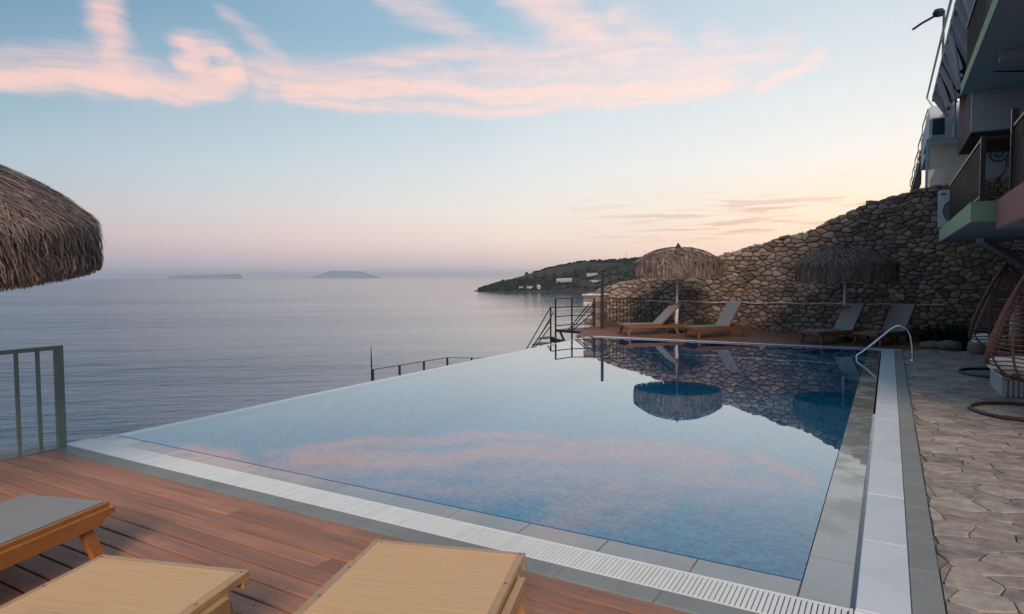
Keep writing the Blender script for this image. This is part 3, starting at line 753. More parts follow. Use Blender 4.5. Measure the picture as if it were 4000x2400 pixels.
# ------------------------------------------------------------------ thatched umbrellas
def raffia_umbrella(x, y, topz, Rr, rise, fringe, label, tilt=(0, 0), n_dome=3200, n_fr=5200, seed=1, wd=.011, knob=True, pole=True, lean=(0, 0)):
    rs = random.Random(seed)
    e = thing('thatched_umbrella', label, 'umbrella', (x, y, 0), 0, 'thatched raffia umbrellas')
    c = obj('canopy', None, e, (0, 0, topz-rise)); c.rotation_euler = (tilt[0], tilt[1], 0)
    c.name = 'canopy'
    def prof(u):   # u 0..1 from centre to rim
        r = Rr*(1-(1-u)**1.15); return r, rise*(1-(r/Rr)**2.5)*.93 + rise*.07*math.sqrt(max(0, 1-u*u))
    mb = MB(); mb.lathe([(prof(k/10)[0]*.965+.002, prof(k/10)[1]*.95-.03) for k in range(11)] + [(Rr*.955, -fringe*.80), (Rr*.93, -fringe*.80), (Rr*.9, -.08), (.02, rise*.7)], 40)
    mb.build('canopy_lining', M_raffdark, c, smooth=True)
    mb = MB()
    def ribbon(pts, side, w):
        o = []
        for k, p in enumerate(pts):
            ww = w*(1-.55*k/(len(pts)-1)); o += [p-side*ww, p+side*ww]
        mb.add(o, [(2*i, 2*i+1, 2*i+3, 2*i+2) for i in range(len(pts)-1)])
    for _ in range(n_dome):
        u = math.sqrt(rs.random())*.98; th = rs.uniform(0, 2*PI); L = rs.uniform(.12, .34); pts = []
        dth = rs.gauss(0, .30)*L/max(.25, u*Rr); lift = rs.uniform(.0, .035); w = wd*rs.uniform(.5, 1.5)
        for k in range(4):
            uu = u + k/3*L/Rr*.72; tt = th+dth*k/3
            if uu <= 1: r, z = prof(uu); 
            else: r, z = Rr+.012, -(uu-1)*Rr*1.3
            out = lift*(1 if k < 3 else 1.3) + .008*k
            nx_ = Vector((math.cos(tt)*min(1, uu), math.sin(tt)*min(1, uu), max(.0, 1-uu)))
            pts.append(Vector((r*math.cos(tt), r*math.sin(tt), z)) + nx_*out)
        ribbon(pts, Vector((-math.sin(th), math.cos(th), rs.uniform(-.4, .4))), w)
    mb.build('dome_thatch', M_raffia, c, kind='stuff')
    mb = MB()
    for _ in range(n_fr):
        th = rs.uniform(0, 2*PI); z0 = rs.uniform(-.75*fringe, .12*rise if rs.random() < .5 else 0); L = rs.uniform(.3, .55)*fringe*1.3
        z1 = max(-fringe*rs.uniform(.93, 1.03), z0-L); r0 = Rr*(1 if z0 < 0 else .985)+rs.uniform(-.035, .02); bow = rs.gauss(0, .018); sw = rs.gauss(0, .02)
        if z0 - z1 < .04: continue
        pts = []
        for k in range(4):
            f = k/3; tt = th+(sw*f+.012*math.sin(f*6+th*9))/Rr; r = r0+bow*math.sin(f*PI)+.01*f
            pts.append(Vector((r*math.cos(tt), r*math.sin(tt), z0+(z1-z0)*f)))
        a = rs.gauss(0, .7)
        side = Vector((-math.sin(th), math.cos(th), 0))*math.cos(a) + Vector((math.cos(th), math.sin(th), 0))*math.sin(a)
        ribbon(pts, side, wd*rs.uniform(.45, 1.25))
    mb.build('fringe', M_raffia, c, kind='stuff')
    if knob:
        mb = MB(); mb.lathe([(.11, rise-.03), (.085, rise+.04), (.04, rise+.11), (.008, rise+.16)], 12)
        mb.build('knob', M_raffdark, c)
    lx, ly = lean
    MB().tube([(-lx*1., -ly, 0.05), (lx*.4, ly*.4, topz-.1)], .027, 8).build('pole', M_wmetal, e, smooth=True)
    MB().tube([(-lx, -ly, 0.04), (-lx*.4, -ly*.4, .86)], .056, 10).build('pole_sleeve', M_wmetal, e, smooth=True)
    mb = MB(); mb.lathe([(.0, .11), (.05, .11), (.07, .09), (.24, .075), (.25, .0)], 20, (-lx, -ly, 0)); mb.build('base', M_black, e)
    mb = MB(); mb.lathe([(.05, .875), (.26, .875), (.26, .90), (.05, .90)], 24, (-lx*.4, -ly*.4, 0)); mb.build('tray', M_teakdk, e)
    return e
raffia_umbrella(-5.50, 19.4, 2.55, 1.26, .42, .48, 'thatched umbrella with white pole standing left, silhouetted against the sky over the headland', seed=3, lean=(.06, 0), n_dome=3000, n_fr=4600)
raffia_umbrella(-1.0, 19.15, 2.43, 1.18, .42, .46, 'dark thatched umbrella with white pole standing in front of the high stone wall', seed=5, lean=(.02, 0), n_dome=3000, n_fr=4600)
raffia_umbrella(-6.23, 1.72, 2.665, 1.30, .56, .37, 'large close thatched umbrella cut off by the left edge of the picture', seed=8, tilt=(math.radians(7), math.radians(4)), n_dome=14000, n_fr=26000, wd=.0058, knob=False)

# ------------------------------------------------------------------ sun loungers
def lounger(label, M_w, M_t, name='sun_lounger', back=50, H=.34, Wd=.74, L=1.95, loc=(0, 0, 0), head=0, flat=False):
    """foot end at local origin, body runs along local +x"""
    e = thing(name, label, 'sun lounger', loc, head, 'wooden sun loungers')
    hw = Wd/2
    for s in (-1, 1):
        mb = MB()   # side rail with a curved notch under its nose
        y0, y1 = s*hw-.0175, s*hw+.0175
        prof = [(.0, H), (.0, H-.035), (.05, H-.04), (.075, H-.055), (.09, H-.075), (.12, H-.085), (L, H-.085), (L, H)]
        if name == 'sun_lounger_framed': prof = [(.20, H-.004), (.20, H-.075), (L, H-.085), (L, H-.004)]
        n_ = len(prof)
        mb.add([(x, y0, z) for x, z in prof]+[(x, y1, z) for x, z in prof], [tuple(range(n_)), tuple(range(2*n_-1, n_-1, -1))]+[(i, n_+i, n_+(i+1) % n_, (i+1) % n_) for i in range(n_)])
        mb.build('side_rail', M_w, e)
        for x0, dx in ((.20, -.09), (L-.32, .09)):
            MB().beam((x0+.0, s*(hw-.036), H-.02), (x0+dx, s*(hw+.015), 0), .038, .07, (1, 0, 0)).build('leg', M_w, e)
    MB().box(.0, .05, -hw+.02, hw-.02, H-.04, H-.008).build('end_rail', M_w, e)
    MB().box(L-.05, L, -hw+.02, hw-.02, H-.06, H-.01).build('end_rail', M_w, e)
    seat = obj('seat_panel', None, e, (0, 0, 0))
    SL = 1.15
    iw = hw-.045
    mb = MB()
    for s in (-1, 1): mb.bbox(.0, SL, s*iw-.022, s*iw+.022, H-.01, H+.028, .005)
    mb.bbox(.0, .045, -iw+.022, iw-.022, H-.01, H+.027, .005); mb.bbox(SL-.045, SL, -iw+.022, iw-.022, H-.01, H+.027, .005)
    mb.build('panel_frame', M_w, seat)
    mb = MB(); NX, NY = 14, 6; vs = []
    for i in range(NX+1):
        for j in range(NY+1):
            u, v_ = i/NX, j/NY; vs.append((.012+u*(SL-.024), -iw-.004+v_*2*(iw+.004), H+.031-.006*math.sin(u*PI)**.6*math.sin(v_*PI)**.6))
    mb.add(vs, [(i*(NY+1)+j, (i+1)*(NY+1)+j, (i+1)*(NY+1)+j+1, i*(NY+1)+j+1) for i in range(NX) for j in range(NY)])
    if not flat: mb.build('textile', M_t, seat, smooth=True)
    else:
        mb2 = MB(); mb2.v = [(x*(1-.0)+.0, y*.955, z) for x, y, z in mb.v]; mb2.v = [(.04+(x-.012)*(SL-.08)/(SL-.024), y, z-.002) for x, y, z in mb2.v]; mb2.f = mb.f
        mb2.build('textile', M_t, seat, smooth=True)
    if flat:
        for sg in (-1, 1):
            for xx in (.03, .34, .62): MB().lathe([(.0, .0015), (.007, .0015), (.008, 0)], 8, (xx, sg*iw, H+.028)).build('plug', M_teakdk, seat)
            MB().lathe([(.0, .004), (.009, .004), (.010, 0)], 8).build('bolt', M_chrome, e, loc=(.20, sg*(hw+.004), H-.03)).rotation_euler = (-sg*PI/2, 0, 0)
    b = obj('backrest', None, e, (SL+.01, 0, H)); b.rotation_euler = (0, -math.radians(back), 0)
    BL = .80; mb = MB()
    for s in (-1, 1): mb.bbox(0, BL, s*iw-.022, s*iw+.022, -.01, .028, .005)
    mb.bbox(BL-.045, BL, -iw+.022, iw-.022, -.01, .027, .005)
    mb.build('backrest_frame', M_w, b)
    mb = MB(); mb.box(.0, BL-.01, -iw-.002, iw+.002, .029, .033); mb.build('textile', M_t, b)
    th = math.radians(back)
    for s in (-1, 1):
        a = (SL+.01+.5*math.cos(th), s*(iw-.03), H+.5*math.sin(th)-.02)
        MB().beam(a, (min(L-.1, a[0]+.12), s*(iw-.03), H-.03), .02, .025).build('strut', M_w, e)
    return e
hdg = math.atan2(-.95, .28)   # near loungers run from the deck edge back past the camera
def near(loc, label, Mt, Mw=M_teak, **k): return lounger(label, Mw, Mt, loc=loc, head=math.atan2(-.955, .30), back=4, **k)
near((-1.94, 2.665, 0), 'closest warm-lit sun lounger at the bottom centre, touching the white grating', M_texwarmlit, name='sun_lounger_framed', H=.335, Wd=.86, flat=True)
near((-3.00, 1.85, 0), 'warm-lit sun lounger in the lower left between the grey lounger and the closest one', M_texwarmlit, name='sun_lounger_framed', H=.335, Wd=.88, flat=True)
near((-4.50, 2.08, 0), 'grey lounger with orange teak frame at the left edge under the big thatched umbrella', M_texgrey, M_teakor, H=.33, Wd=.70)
near((-2.86, 1.43, 0), 'pale wooden corner of a lounger at the bottom edge in the left foreground', M_texwarmlit, H=.36, Wd=.60, L=1.6) if False else None
far = [(-6.8, 18.0, 42, 44, 'first far sun lounger from the left, beside the iron railing, lower backrest'),
       (-4.8, 17.9, 50, 58, 'second far sun lounger, just right of the left umbrella pole, backrest upright'),
       (-1.75, 17.8, 50, 60, 'third far sun lounger, left of the right-hand umbrella pole'),
       (-.50, 17.95, 58, 58, 'fourth far sun lounger, rightmost, behind the pool handrail')]
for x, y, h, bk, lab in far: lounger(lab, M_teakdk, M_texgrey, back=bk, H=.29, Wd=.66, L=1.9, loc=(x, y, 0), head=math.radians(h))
# low side table corner in the left foreground
t = thing('side_table', 'pale wooden slab corner at the bottom edge in the left foreground', 'side table', (-2.67, .93, 0), math.atan2(.25, .76))
MB().bbox(-.26, .26, -.26, .26, .42, .45, .006).build('table_top', M_teak, t)
for sx_ in (-1, 1):
    for sy_ in (-1, 1): MB().beam((sx_*.22, sy_*.22, .42), (sx_*.23, sy_*.23, 0), .035, .035).build('leg', M_teak, t)

# ------------------------------------------------------------------ left fence
f = thing('metal_fence', 'grey-green metal fence with upright bars at the left end of the near deck', 'fence')
fx = -7.385
MB().box(fx-.03, fx+.03, 3.355, 3.425, -.02, 1.06).build('post', M_greyiron, f)
MB().box(fx-.035, fx+.035, -1.5, 3.353, 1.02, 1.06).build('top_rail', M_greyiron, f)
for k in range(18):
    y = 3.20-k*.185
    MB().box(fx-.012, fx+.012, y-.016, y+.016, .0, 1.018).build('baluster', M_greyiron, f)
MB().box(fx-.10, fx+.05, -1.5, 3.35, -.06, .012).build('kerb', M_grey, f)

# ------------------------------------------------------------------ metal landing and stairs beyond the pool
s = thing('metal_landing', 'black metal landing with railings and steep steps at the far left corner of the pool', 'stairs')
PL = [(-9.46, 19.1), (-9.22, 20.0), (-8.6, 20.5), (-8.1, 19.9), (-8.3, 18.7)]
MB().prism(PL, -.10, -.02).build('platform', M_iron, s)
posts = [(-9.46, 19.1), (-9.22, 19.85), (-8.62, 20.35)]
for x, y in posts: MB().box(x-.022, x+.022, y-.022, y+.022, -.9, 1.0).build('post', M_iron, s)
for z in (.985, .70, .40, .10):
    MB().beam((*posts[0], z), (*posts[1], z), .02, .03).build('rail', M_iron, s)
    MB().beam((*posts[1], z), (*posts[2], z), .02, .03).build('rail', M_iron, s)
MB().box(-9.62, -9.58, 19.0, 19.04, -.6, .72).build('post', M_iron, s)
MB().beam((-9.6, 19.02, .70), (-9.46, 19.08, .72), .02, .03).build('rail', M_iron, s)
for dz in (0, -.42, -.62):
    MB().beam((-9.6, 19.0, .70+dz), (-10.42, 18.5, -.95+dz*.4), .025, .035).build('handrail', M_iron, s)
MB().beam((-9.5, 19.05, .55), (-10.30, 18.6, -1.0), .02, .03).build('handrail', M_iron, s)
for k in range(6):
    t_ = k/5; MB().box(-9.75-t_*.72, -9.45-t_*.72, 18.35-t_*.35, 19.0-t_*.35, -.28-t_*.95, -.25-t_*.95).build('step', M_iron, s)
MB().beam((-9.5, 18.9, -.35), (-8.3, 18.1, -.38), .10, .14).build('lower_beam', M_iron, s)
MB().beam((-9.3, 19.1, -.08), (-8.95, 18.7, -.36), .05, .07).build('brace', M_iron, s)
MB().box(-9.75, -9.3, 18.6, 18.9, -.68, -.62).build('lower_tread', M_iron, s)
for dz, dx in ((0, 0), (-.0, .14), (-.25, .2)):
    MB().beam((-8.75+dx, 20.2, .78+dz), (-8.66+dx*.6, 18.3, .02+dz*.1), .02, .03).build('handrail', M_iron, s)
# iron railing / gate by the wall end
g = thing('iron_railing', 'black iron railing with upright bars between the dark post and the stone wall', 'railing')
A, B = Vector((-8.12, 19.86, 0)), Vector((-7.12, 20.75, 0))
for z, hh in ((.98, .03), (.10, .03)): MB().beam(A+Vector((0, 0, z)), B+Vector((0, 0, z)), .03, hh).build('rail', M_iron, g)
for k in range(1, 12):
    p = A.lerp(B, k/11); MB().box(p.x-.009, p.x+.009, p.y-.009, p.y+.009, .0 if k in (11,) else .11, .97).build('baluster', M_iron, g)
MB().tube([(-8.13, 19.86, -.3), (-8.13, 19.86, 1.72)], .048, 10).build('lamp_post', M_iron, label='thick dark post at the end of the iron railing', cat='post')

# mesh fence far below, beyond the infinity edge
f = thing('mesh_fence', 'wire mesh fence on a concrete platform below the infinity edge', 'fence')
fp = [(36.08, -5.15), (39.13, -5.2), (42.2, -5.24), (45.48, -5.31), (49.26, -5.75), (53.2, -6.3)]
for i, (y, z) in enumerate(fp):
    MB().box(-33.06, -32.94, y-.09, y+.09, -7.3, z).build('post', M_iron, f)
MB().tube([(-33.0, 36.0, -6.5), (-33.0, 35.98, -4.4), (-33.0, 35.95, -3.4)], .05, 5, rs=[.07, .05, .02]).build('pole', M_iron, f)
mb = MB()
for (y0, z0), (y1, z1) in zip(fp, fp[1:]):
    for k in range(26):
        t_ = k/26; y = y0+(y1-y0)*t_; z = z0+(z1-z0)*t_; mb.beam((-33, y, -6.6), (-33, y, z), .012, .012)
    for k in range(10): mb.beam((-33, y0, z0-k*.14), (-33, y1, z1-k*.14), .012, .012)
mb.build('wire_mesh', M_plast, f, kind='stuff')
for (y0, z0), (y1, z1) in zip(fp, fp[1:]): MB().tube([(-33, y0, z0), (-33, y1, z1)], .03, 5).build('top_rail', M_iron, f)
mb = MB(); mb.box(-33.3, -25, 35.6, 62, -19, -6.1); mb.build('platform', M_mortar, kind='structure')

# ------------------------------------------------------------------ pool handrail
h = thing('pool_handrail', 'curved stainless steel handrail at the far right corner of the pool', 'handrail')
def arc(pts, n=5):
    P_ = [Vector(p) for p in pts]; out = []
    for i in range(len(P_)-1):
        p0, p1, p2, p3 = P_[max(i-1, 0)], P_[i], P_[i+1], P_[min(i+2, len(P_)-1)]
        for k in range(n):
            t_ = k/n; out.append(.5*((2*p1)+(p2-p0)*t_+(2*p0-5*p1+4*p2-p3)*t_*t_+(3*p1-p0-3*p2+p3)*t_**3))
    out.append(P_[-1]); return out
HY = 15.25
pts = arc([(.44, HY, 0), (.425, HY, .3), (.36, HY, .58), (.24, HY, .685), (.09, HY, .65), (-.13, HY, .44), (-.44, HY, .14), (-.54, HY, .06), (-.555, HY, .0), (-.50, HY, -.10), (-.42, HY, -.6)], 5)
MB().tube(pts, .021, 10).build('rail', M_chrome, h, smooth=True)
mb = MB(); mb.lathe([(.02, .03), (.045, .02), (.05, 0)], 14, (.44, HY, .003)); mb.build('flange', M_chrome, h)

# ------------------------------------------------------------------ hanging egg chairs
def egg_chair(x, y, rz, label, seed=0, basket_dz=0.):
    e = thing('hanging_egg_chair', label, 'egg chair', (x, y, 0), rz, 'rattan egg chairs')
    # stand: flat ring, arched pole; local -x is the open side
    Rg = .58
    MB().tube([(Rg*math.cos(t*2*PI/36), Rg*math.sin(t*2*PI/36), .022) for t in range(36)], .024, 8, closed=True).build('base_ring', M_rattdk, e, smooth=True)
    MB().tube(arc([(Rg, 0, .03), (Rg+.1, 0, .6), (Rg+.08, 0, 1.4), (Rg-.12, 0, 1.95), (.2, 0, 2.12), (.0, 0, 2.08)], 6), .028, 8).build('stand_pole', M_rattdk, e, smooth=True)
    MB().tube([(0, 0, 2.08), (0, 0, 1.90+basket_dz)], .008, 5).build('chain', M_iron, e)
    z0, z1 = .40+basket_dz, 1.92+basket_dz; H_ = z1-z0
    def rad(z):
        u = (z-z0)/H_; u = min(max(u, .001), .999)
        return .53*(math.sin(PI*u**.72))**.62
    def tilt(p):  # lean the basket a little backwards
        return p
    def op(z):
        u = (z-z0)/H_; xc = -.44+.50*max(0, u)**1.5; q = -xc/max(rad(z), .02)
        return 0 if q >= 1 else math.acos(max(-.9, q))
    bk = obj('basket', None, e, (0, 0, 0))
    for k in range(12):
        a = PI + 2*PI*(k+.5)/12; pts = []
        for i in range(25):
            z = z0+H_*i/24; r = rad(z)
            dd = abs((a-PI+PI) % (2*PI)-PI)
            if dd < op(z): 
                if len(pts) > 2: MB().tube(pts, .014, 5).build('rib', M_rattan, bk)
                pts = []; continue
            pts.append((r*math.cos(a), r*math.sin(a), z))
        if len(pts) > 2: MB().tube(pts, .010, 5).build('rib', M_rattan, bk)
    nb = 26
    for k in range(nb):
        z = z0+.05+(H_-.12)*k/(nb-1); r = rad(z)+.004; o = op(z); a0 = PI+o; a1 = 3*PI-o; n_ = 30
        dense = 1
        MB().tube([(r*math.cos(a0+(a1-a0)*i/n_), r*math.sin(a0+(a1-a0)*i/n_), z+.012*math.sin(i*.9+k)) for i in range(n_+1)], .009, 5).build('band', M_rattan, bk)
    rim = []
    zs = [z0+H_*i/60 for i in range(61) if op(z0+H_*i/60) > 0]
    for z in zs: r = rad(z)+.01; o = op(z); rim.append((r*math.cos(PI-o), r*math.sin(PI-o), z))
    for z in zs[::-1]: r = rad(z)+.01; o = op(z); rim.append((r*math.cos(PI+o), r*math.sin(PI+o), z))
    MB().tube(rim, .030, 7, closed=True).build('rim', M_rattan, bk, smooth=True)
    # cushion: its own thing
    c = thing('seat_cushion', 'white seat cushion inside the ' + ('nearer' if seed else 'farther') + ' egg chair', 'cushion', (x, y, 0), rz, 'egg chair cushions')
    mb = MB(); n1, n2 = 12, 24; vs = []
    for i in range(n1+1):
        for j in range(n2):
            a, b = PI*i/n1, 2*PI*j/n2; sx_ = lambda v, p_: math.copysign(abs(v)**p_, v)
            vs.append((sx_(math.sin(a), .6)*math.cos(b)*.38-.05, sx_(math.sin(a), .6)*math.sin(b)*.34, .60+basket_dz+sx_(math.cos(a), .8)*.10))
    mb.add(vs, [(i*n2+j, (i+1)*n2+j, (i+1)*n2+(j+1) % n2, i*n2+(j+1) % n2) for i in range(n1) for j in range(n2)])
    mb.build('seat_pad', M_cush, c, smooth=True)
    mb = MB(); vs = []
    for i in range(n1+1):
        for j in range(n2):
            a, b = PI*i/n1, 2*PI*j/n2
            vs.append((.24+sx_(math.sin(a), .6)*math.cos(b)*.15, sx_(math.sin(a), .6)*math.sin(b)*.40, .92+basket_dz+math.cos(a)*.36))
    mb.add(vs, [(i*n2+j, (i+1)*n2+j, (i+1)*n2+(j+1) % n2, i*n2+(j+1) % n2) for i in range(n1) for j in range(n2)])
    mb.build('back_pad', M_cush, c, smooth=True)
egg_chair(1.52, 10.1, math.radians(-12), 'nearer rattan hanging egg chair cut by the right edge of the picture', 1)
egg_chair(1.68, 13.8, math.radians(-12), 'farther dark rattan hanging egg chair under the green balcony', 0)
ot = thing('wicker_ottoman', 'low whitewashed reed ottoman standing between the two egg chairs', 'ottoman', (1.75, 11.9, 0))
MB().bbox(-.33, .45, -.6, .6, .03, .26, .02).build('body', M_grey, ot)
for k in range(22): MB().box(-.352, -.332, -.6+k*.0555, -.565+k*.0555, .01, .25).build('reed', M_plast, ot)
for k in range(13): MB().box(-.33+k*.06, -.29+k*.06, -.622, -.602, .01, .25).build('reed', M_plast, ot)
MB().bbox(-.36, .47, -.63, .62, .262, .30, .01).build('top', M_plast, ot)

# ------------------------------------------------------------------ building on the right
b = thing('hotel_building', 'hotel building with green and red balconies overhanging the terrace on the right', 'building')
MB().box(3.3, 12, 6.0, 21.4, -.1, 7.0).build('wall', M_maroon, b)
for y in (8.2, 12.4, 16.2):
    w_ = MB().box(3.28, 3.35, y-.75, y+.75, .02, 2.15).build('glass_door', M_darkglass, b); MB().box(3.26, 3.30, y-.8, y+.8, 2.152, 2.23).build('door_frame', M_plast, w_)
def slab(x0, y0, y1, z0, z1, M, name, x1=3.3):
    o = MB().box(x0, x1, y0, y1, z0+.004, z1).build(name, M, b)
    MB().box(x0+.01, x1-.004, y0+.01, y1-.01, z0-.004, z0+.003).build('underside', M_under, o)
    return o
slab(1.0, 11.5, 18.4, 2.49, 2.78, M_green, 'balcony_slab')
slab(1.28, 7.6, 11.35, 2.37, 2.77, M_red, 'balcony_slab')
slab(1.0, 7.4, 13.5, 4.78, 4.92, M_under, 'upper_balcony_slab')
MB().box(1.0, 1.02, 7.4, 13.52, 4.774, 4.95).build('edge_trim', M_green, b).location = (-.012, 0, 0)
MB().box(1.14, 3.3, 13.38, 13.5, 4.12, 4.776).build('downstand_wall', M_plast, b)
MB().tube([(3.22, 10.9, .0), (3.22, 10.9, 6.8)], .045, 8).build('downpipe', M_plast, b)
MB().tube([(1.3, 12.2, 4.80-.03), (2.2, 12.6, 4.77-.03), (3.2, 12.9, 4.74)], .010, 5).build('cable', M_iron, b)
mb = MB(); mb.lathe([(.0, -.05), (.09, -.045), (.11, 0)], 14, (1.9, 10.4, 4.772)); mb.build('ceiling_lamp', M_plastw, b)
for yy in (8.8, 11.2): MB().box(1.25, 3.28, yy-.08, yy+.08, 4.65, 4.772).build('ceiling_beam', M_under, b)
# strut under the green balcony
MB().beam((1.66, 17.0, 2.47), (2.75, 19.5, 1.98), .14, .14).build('strut', M_plastw, b)
# iron balcony railing on green slab
r_ = obj('balcony_railing', None, b, (0, 0, 0))
RX, RY0, RY1, RZ0, RZ1 = 1.13, 11.0, 17.4, 2.78, 3.68
def rail_run(parent, a, b_, z0, z1, n, M=M_iron, ht=.035):
    a, b_ = Vector((*a, 0)), Vector((*b_, 0))
    MB().beam(a+Vector((0, 0, z1)), b_+Vector((0, 0, z1)), .05, ht).build('rail', M, parent)
    MB().beam(a+Vector((0, 0, z0+.08)), b_+Vector((0, 0, z0+.08)), .03, .03).build('rail', M, parent)
    for k in range(n+1):
        p = a.lerp(b_, k/n); MB().box(p.x-.008, p.x+.008, p.y-.008, p.y+.008, z0+.09, z1-.01).build('baluster', M, parent)
rail_run(r_, (RX, 11.56), (RX, 17.4), RZ0, RZ1, 52)
MB().box(RX-.03, RX+.03, 11.50, 11.56, RZ0, RZ1+.03).build('post', M_iron, r_)
MB().beam((RX, 11.53, RZ1), (3.2, 11.53, RZ1), .05, .035).build('rail', M_iron, r_); MB().beam((RX, 11.53, RZ0+.08), (3.2, 11.53, RZ0+.08), .03, .03).build('rail', M_iron, r_)
def spiral(cx, cz, r0, turns, y, sgn=1, ph=0):
    return [(cx+sgn*(r0*(1-t/30*.85))*math.cos(ph+turns*2*PI*t/30), y, cz+(r0*(1-t/30*.85))*math.sin(ph+turns*2*PI*t/30)) for t in range(31)]
for cx in (1.42, 2.1, 2.75):
    for sgn in (1, -1):
        MB().tube(spiral(cx+sgn*.12, RZ0+.66, .12, 1.6, 11.53, sgn, PI), .011, 5).build('scroll', M_iron, r_)
        MB().tube(arc([(cx+sgn*.02, 11.53, RZ0+.62), (cx+sgn*.03, 11.53, RZ0+.42), (cx+sgn*.16, 11.53, RZ0+.22), (cx+sgn*.05, 11.53, RZ0+.10)], 6), .011, 5).build('scroll', M_iron, r_)
    MB().box(cx+.30, cx+.32, 11.52, 11.54, RZ0+.09, RZ1-.01).build('baluster', M_iron, r_)
r2 = obj('balcony_railing', None, b, (0, 0, 0))
rail_run(r2, (1.42, 7.65), (1.42, 11.0), 2.77, 3.72, 26)
MB().box(1.38, 1.46, 10.98, 11.06, 2.77, 3.95).build('post', M_iron, r2)
# upper balcony: railing bars, blinds, eaves
r3 = obj('balcony_railing', None, b, (0, 0, 0))
rail_run(r3, (1.06, 7.6), (1.06, 13.4), 4.95, 5.85, 36)
ev = MB().box(1.0, 3.29, 7.4, 23.3, 6.87, 7.02).build('roof_eave', M_plast, b)
MB().box(1.55, 3.4, 13.5, 21.45, 4.95, 6.868).build('upper_wall', M_maroon, b)
for k in range(9):
    y0 = 13.6+k*1.06
    mb = MB(); vs = []
    for i in range(7):
        for j in range(5):
            vs.append((1.02+.06*math.sin(i*1.3+k)+.10*j/4*((k % 3) != 0)+.25*j/4, y0+i/6*.98+.05*j, 6.86-j/4*(.75 if k < 7 else .5)))
    mb.add(vs, [(i*5+j, (i+1)*5+j, (i+1)*5+j+1, i*5+j+1) for i in range(6) for j in range(4)])
    mb.build('awning_fabric', M_awn, b, smooth=True)
for k in range(7):
    MB().tube([(1.03, 8+k*2.1, 6.85), (1.25+.1*(k % 2), 8.8+k*2.1, 5.9)], .014, 5).build('awning_arm', M_plast, b)
# upper terrace house beyond the stone wall
u = thing('upper_house', 'white house with glass screen and metal balcony rails standing on top of the stone wall', 'building')
MB().box(1.9, 9, 21.9, 44, 3.9, 7.0).build('wall', M_plastw, u)
MB().box(.84, 1.92, 22.0, 24.1, 5.45, 5.56).build('terrace_slab', M_plast, u)
MB().box(1.46, 1.9, 22.0, 22.1, 5.562, 5.95).build('low_wall', M_plastw, u)
fr = MB(); fr.box(.83, .89, 21.98, 22.04, 4.0, 5.44); fr.box(1.84, 1.89, 21.98, 22.04, 4.0, 5.44); fr.box(.89, 1.84, 21.98, 22.04, 5.39, 5.44); fr.build('screen_frame', M_plastw, u)
MB().box(.84, .9, 22.05, 38, 4.0, 4.1).build('side_kerb', M_plastw, u)
def glass():
    M = bpy.data.materials.new('frosted_screen'); M.use_nodes = True; T = NT(M.node_tree); T.n.clear()
    o = T.new('ShaderNodeOutputMaterial'); tr = T.new('ShaderNodeBsdfTranslucent', i_Color=(.95, .93, .88, 1)); tp = T.new('ShaderNodeBsdfTransparent', i_Color=(.9, .88, .85, 1)); gl = T.new('ShaderNodeBsdfDiffuse', i_Color=(.4, .4, .4, 1))
    m1 = T.new('ShaderNodeMixShader', i_0=.50); T.put(m1, 1, tr.outputs[0]); T.put(m1, 2, tp.outputs[0])
    m2 = T.new('ShaderNodeMixShader', i_0=.15); T.put(m2, 1, m1.outputs[0]); T.put(m2, 2, gl.outputs[0]); T.l.new(m2.outputs[0], o.inputs[0]); return M
MB().box(.89, 1.84, 22.0, 22.012, 4.0, 5.39).build('screen', glass(), u)
mb = MB(); mb.add([(.95, 24.2, 3.9), (2.0, 24.2, 3.9), (2.0, 24.2, 5.4), (1.7, 24.2, 5.4), (.95, 25.4, 3.9), (2.0, 25.4, 3.9), (2.0, 25.4, 5.4), (1.7, 25.4, 5.4)], [(0, 1, 2, 3), (7, 6, 5, 4), (0, 3, 7, 4), (3, 2, 6, 7), (0, 4, 5, 1)])
mb.build('stair_block', M_plast, u)
wd_ = MB().box(1.03, 1.40, 24.0, 24.08, 5.95, 6.55).build('window', M_plastw, u); MB().box(1.06, 1.37, 23.96, 24.0, 6.0, 6.5).build('pane', M_darkglass, wd_)
MB().box(.98, 1.9, 24.1, 30, 5.75, 6.9).build('rear_wall', M_plastw, u)
rr = obj('terrace_railing', None, u, (0, 0, 0))
rail_run(rr, (1.5, 22.0), (1.27, 26.0), 5.56, 6.66, 24, M_plast, .03)
MB().tube([(1.5, 22, 5.56), (1.5, 22, 6.66), (1.56, 22, 6.72), (1.95, 22, 6.74)], .022, 6).build('rail', M_plast, rr)
MB().tube([(1.48, 22, 6.5), (1.9, 22, 6.5)], .012, 5).build('rail', M_plast, rr)
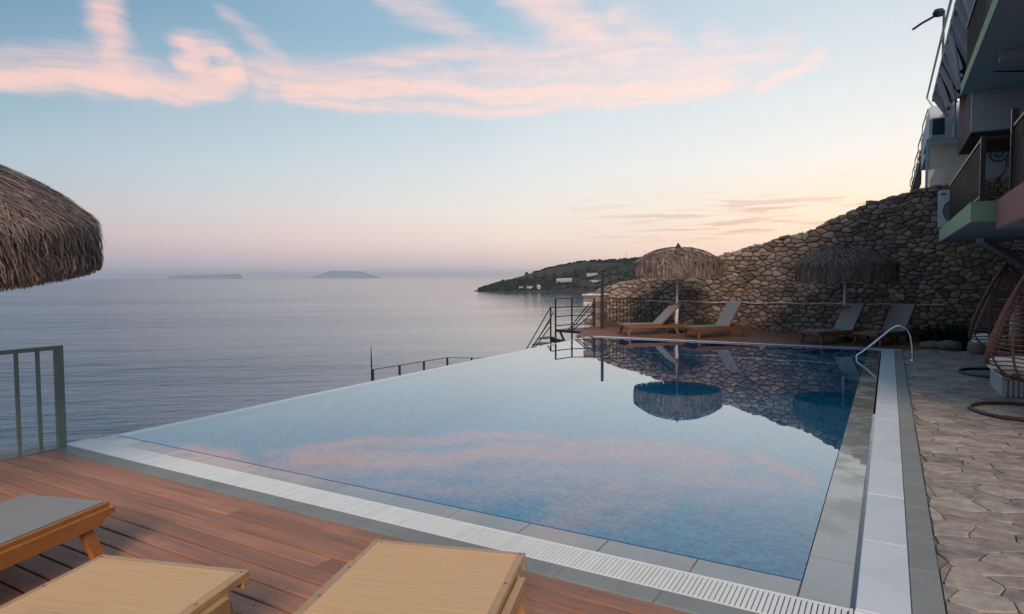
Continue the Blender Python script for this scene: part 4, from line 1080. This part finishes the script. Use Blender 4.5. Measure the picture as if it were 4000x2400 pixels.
# pipework rails stepping back along the eave
pr = obj('edge_railing', None, u, (0, 0, 0))
yy = 25.5
MB().tube([(1.0, 14.9, 7.35), (.97, 20, 7.42), (.95, 25.4, 7.47), (1.12, 25.5, 7.2), (1.45, 25.5, 7.15), (1.9, 25.5, 7.2)], .028, 6).build('rail', M_plast, pr)
for k in range(5):
    y = 25.6+k*4.2
    MB().tube([(1.0, y, 7.15), (.98, y+3.6, 7.3), (.99, y+3.9, 7.0), (1.15, y+4., 6.9)], .025, 5).build('rail', M_plast, pr)
    MB().tube([(1.0, y, 6.6), (.98, y+3.8, 6.7)], .018, 5).build('rail', M_plast, pr)
    MB().tube([(1.02, y+1, 5.5), (1.0, y+1, 7.25)], .02, 5).build('post', M_plast, pr)
MB().tube([(1.0, 30, 6.2), (.98, 46, 6.3)], .06, 5).build('rail', M_iron, pr)
for k in range(22):
    y = 30+k*.8; MB().tube([(.99, y, 5.2), (.98, y, 6.6+.5*noise.noise(Vector((y, 0, 0))))], .02, 4).build('baluster', M_iron, pr)
# flood light at the eave
fl_ = thing('flood_light', 'small dark flood light on an arm at the top of the eave against the sky', 'flood light', (1.0, 19.2, 8.1))
MB().tube([(-.02, .0, -.0), (-.42, .1, -.15), (-.62, .14, -.26)], .028, 6).build('arm', M_iron, fl_)
mb = MB(); mb.lathe([(.0, .10), (.10, .08), (.14, 0), (.10, -.07), (0, -.09)], 12, (-.08, .02, .0)); mb.build('lamp_housing', M_iron, fl_)
MB().box(.0, .05, -.03, .03, -1.1, .03).build('bracket', M_iron, fl_)
# AC unit
a = thing('air_conditioner', 'white outdoor air conditioner unit with round fan beside the green balcony', 'air conditioner', (1.10, 20.75, 2.98))
MB().bbox(0, .86, 0, .34, 0, .98, .015).build('casing', M_ac, a)
mb = MB(); mb.lathe([(.0, .0), (.30, .0), (.33, .02), (.33, .04)], 28); o = mb.build('fan_grille', M_acfan, a, loc=(.42, -.002, .42)); o.rotation_euler = (PI/2, 0, 0)
for k in range(6): o = MB().tube([((.05+.05*k)*math.cos(2*PI*t/20), (.05+.05*k)*math.sin(2*PI*t/20), 0) for t in range(20)], .005, 4, closed=True).build('ring', M_ac, a, loc=(.42, -.02, .42)); o.rotation_euler = (PI/2, 0, 0)
MB().box(.05, .16, -.004, .001, .84, .90).build('badge', M_acfan, a)
MB().box(.05, .8, .05, .60, -.06, -.002).build('bracket', M_plast, a)

# ------------------------------------------------------------------ haze
M = bpy.data.materials.new('haze_air'); M.use_nodes = True; T = NT(M.node_tree); T.n.clear()
o = T.new('ShaderNodeOutputMaterial'); pv = T.new('ShaderNodeVolumePrincipled')
T.put(pv, 'Color', (.82, .88, .96, 1)); T.put(pv, 'Anisotropy', .35); T.put(pv, 'Density', 4.5e-5); T.l.new(pv.outputs[0], o.inputs[1])
hz = MB().box(-14500, 14500, -14500, 14500, -19, 110).build('haze', M, kind='stuff')
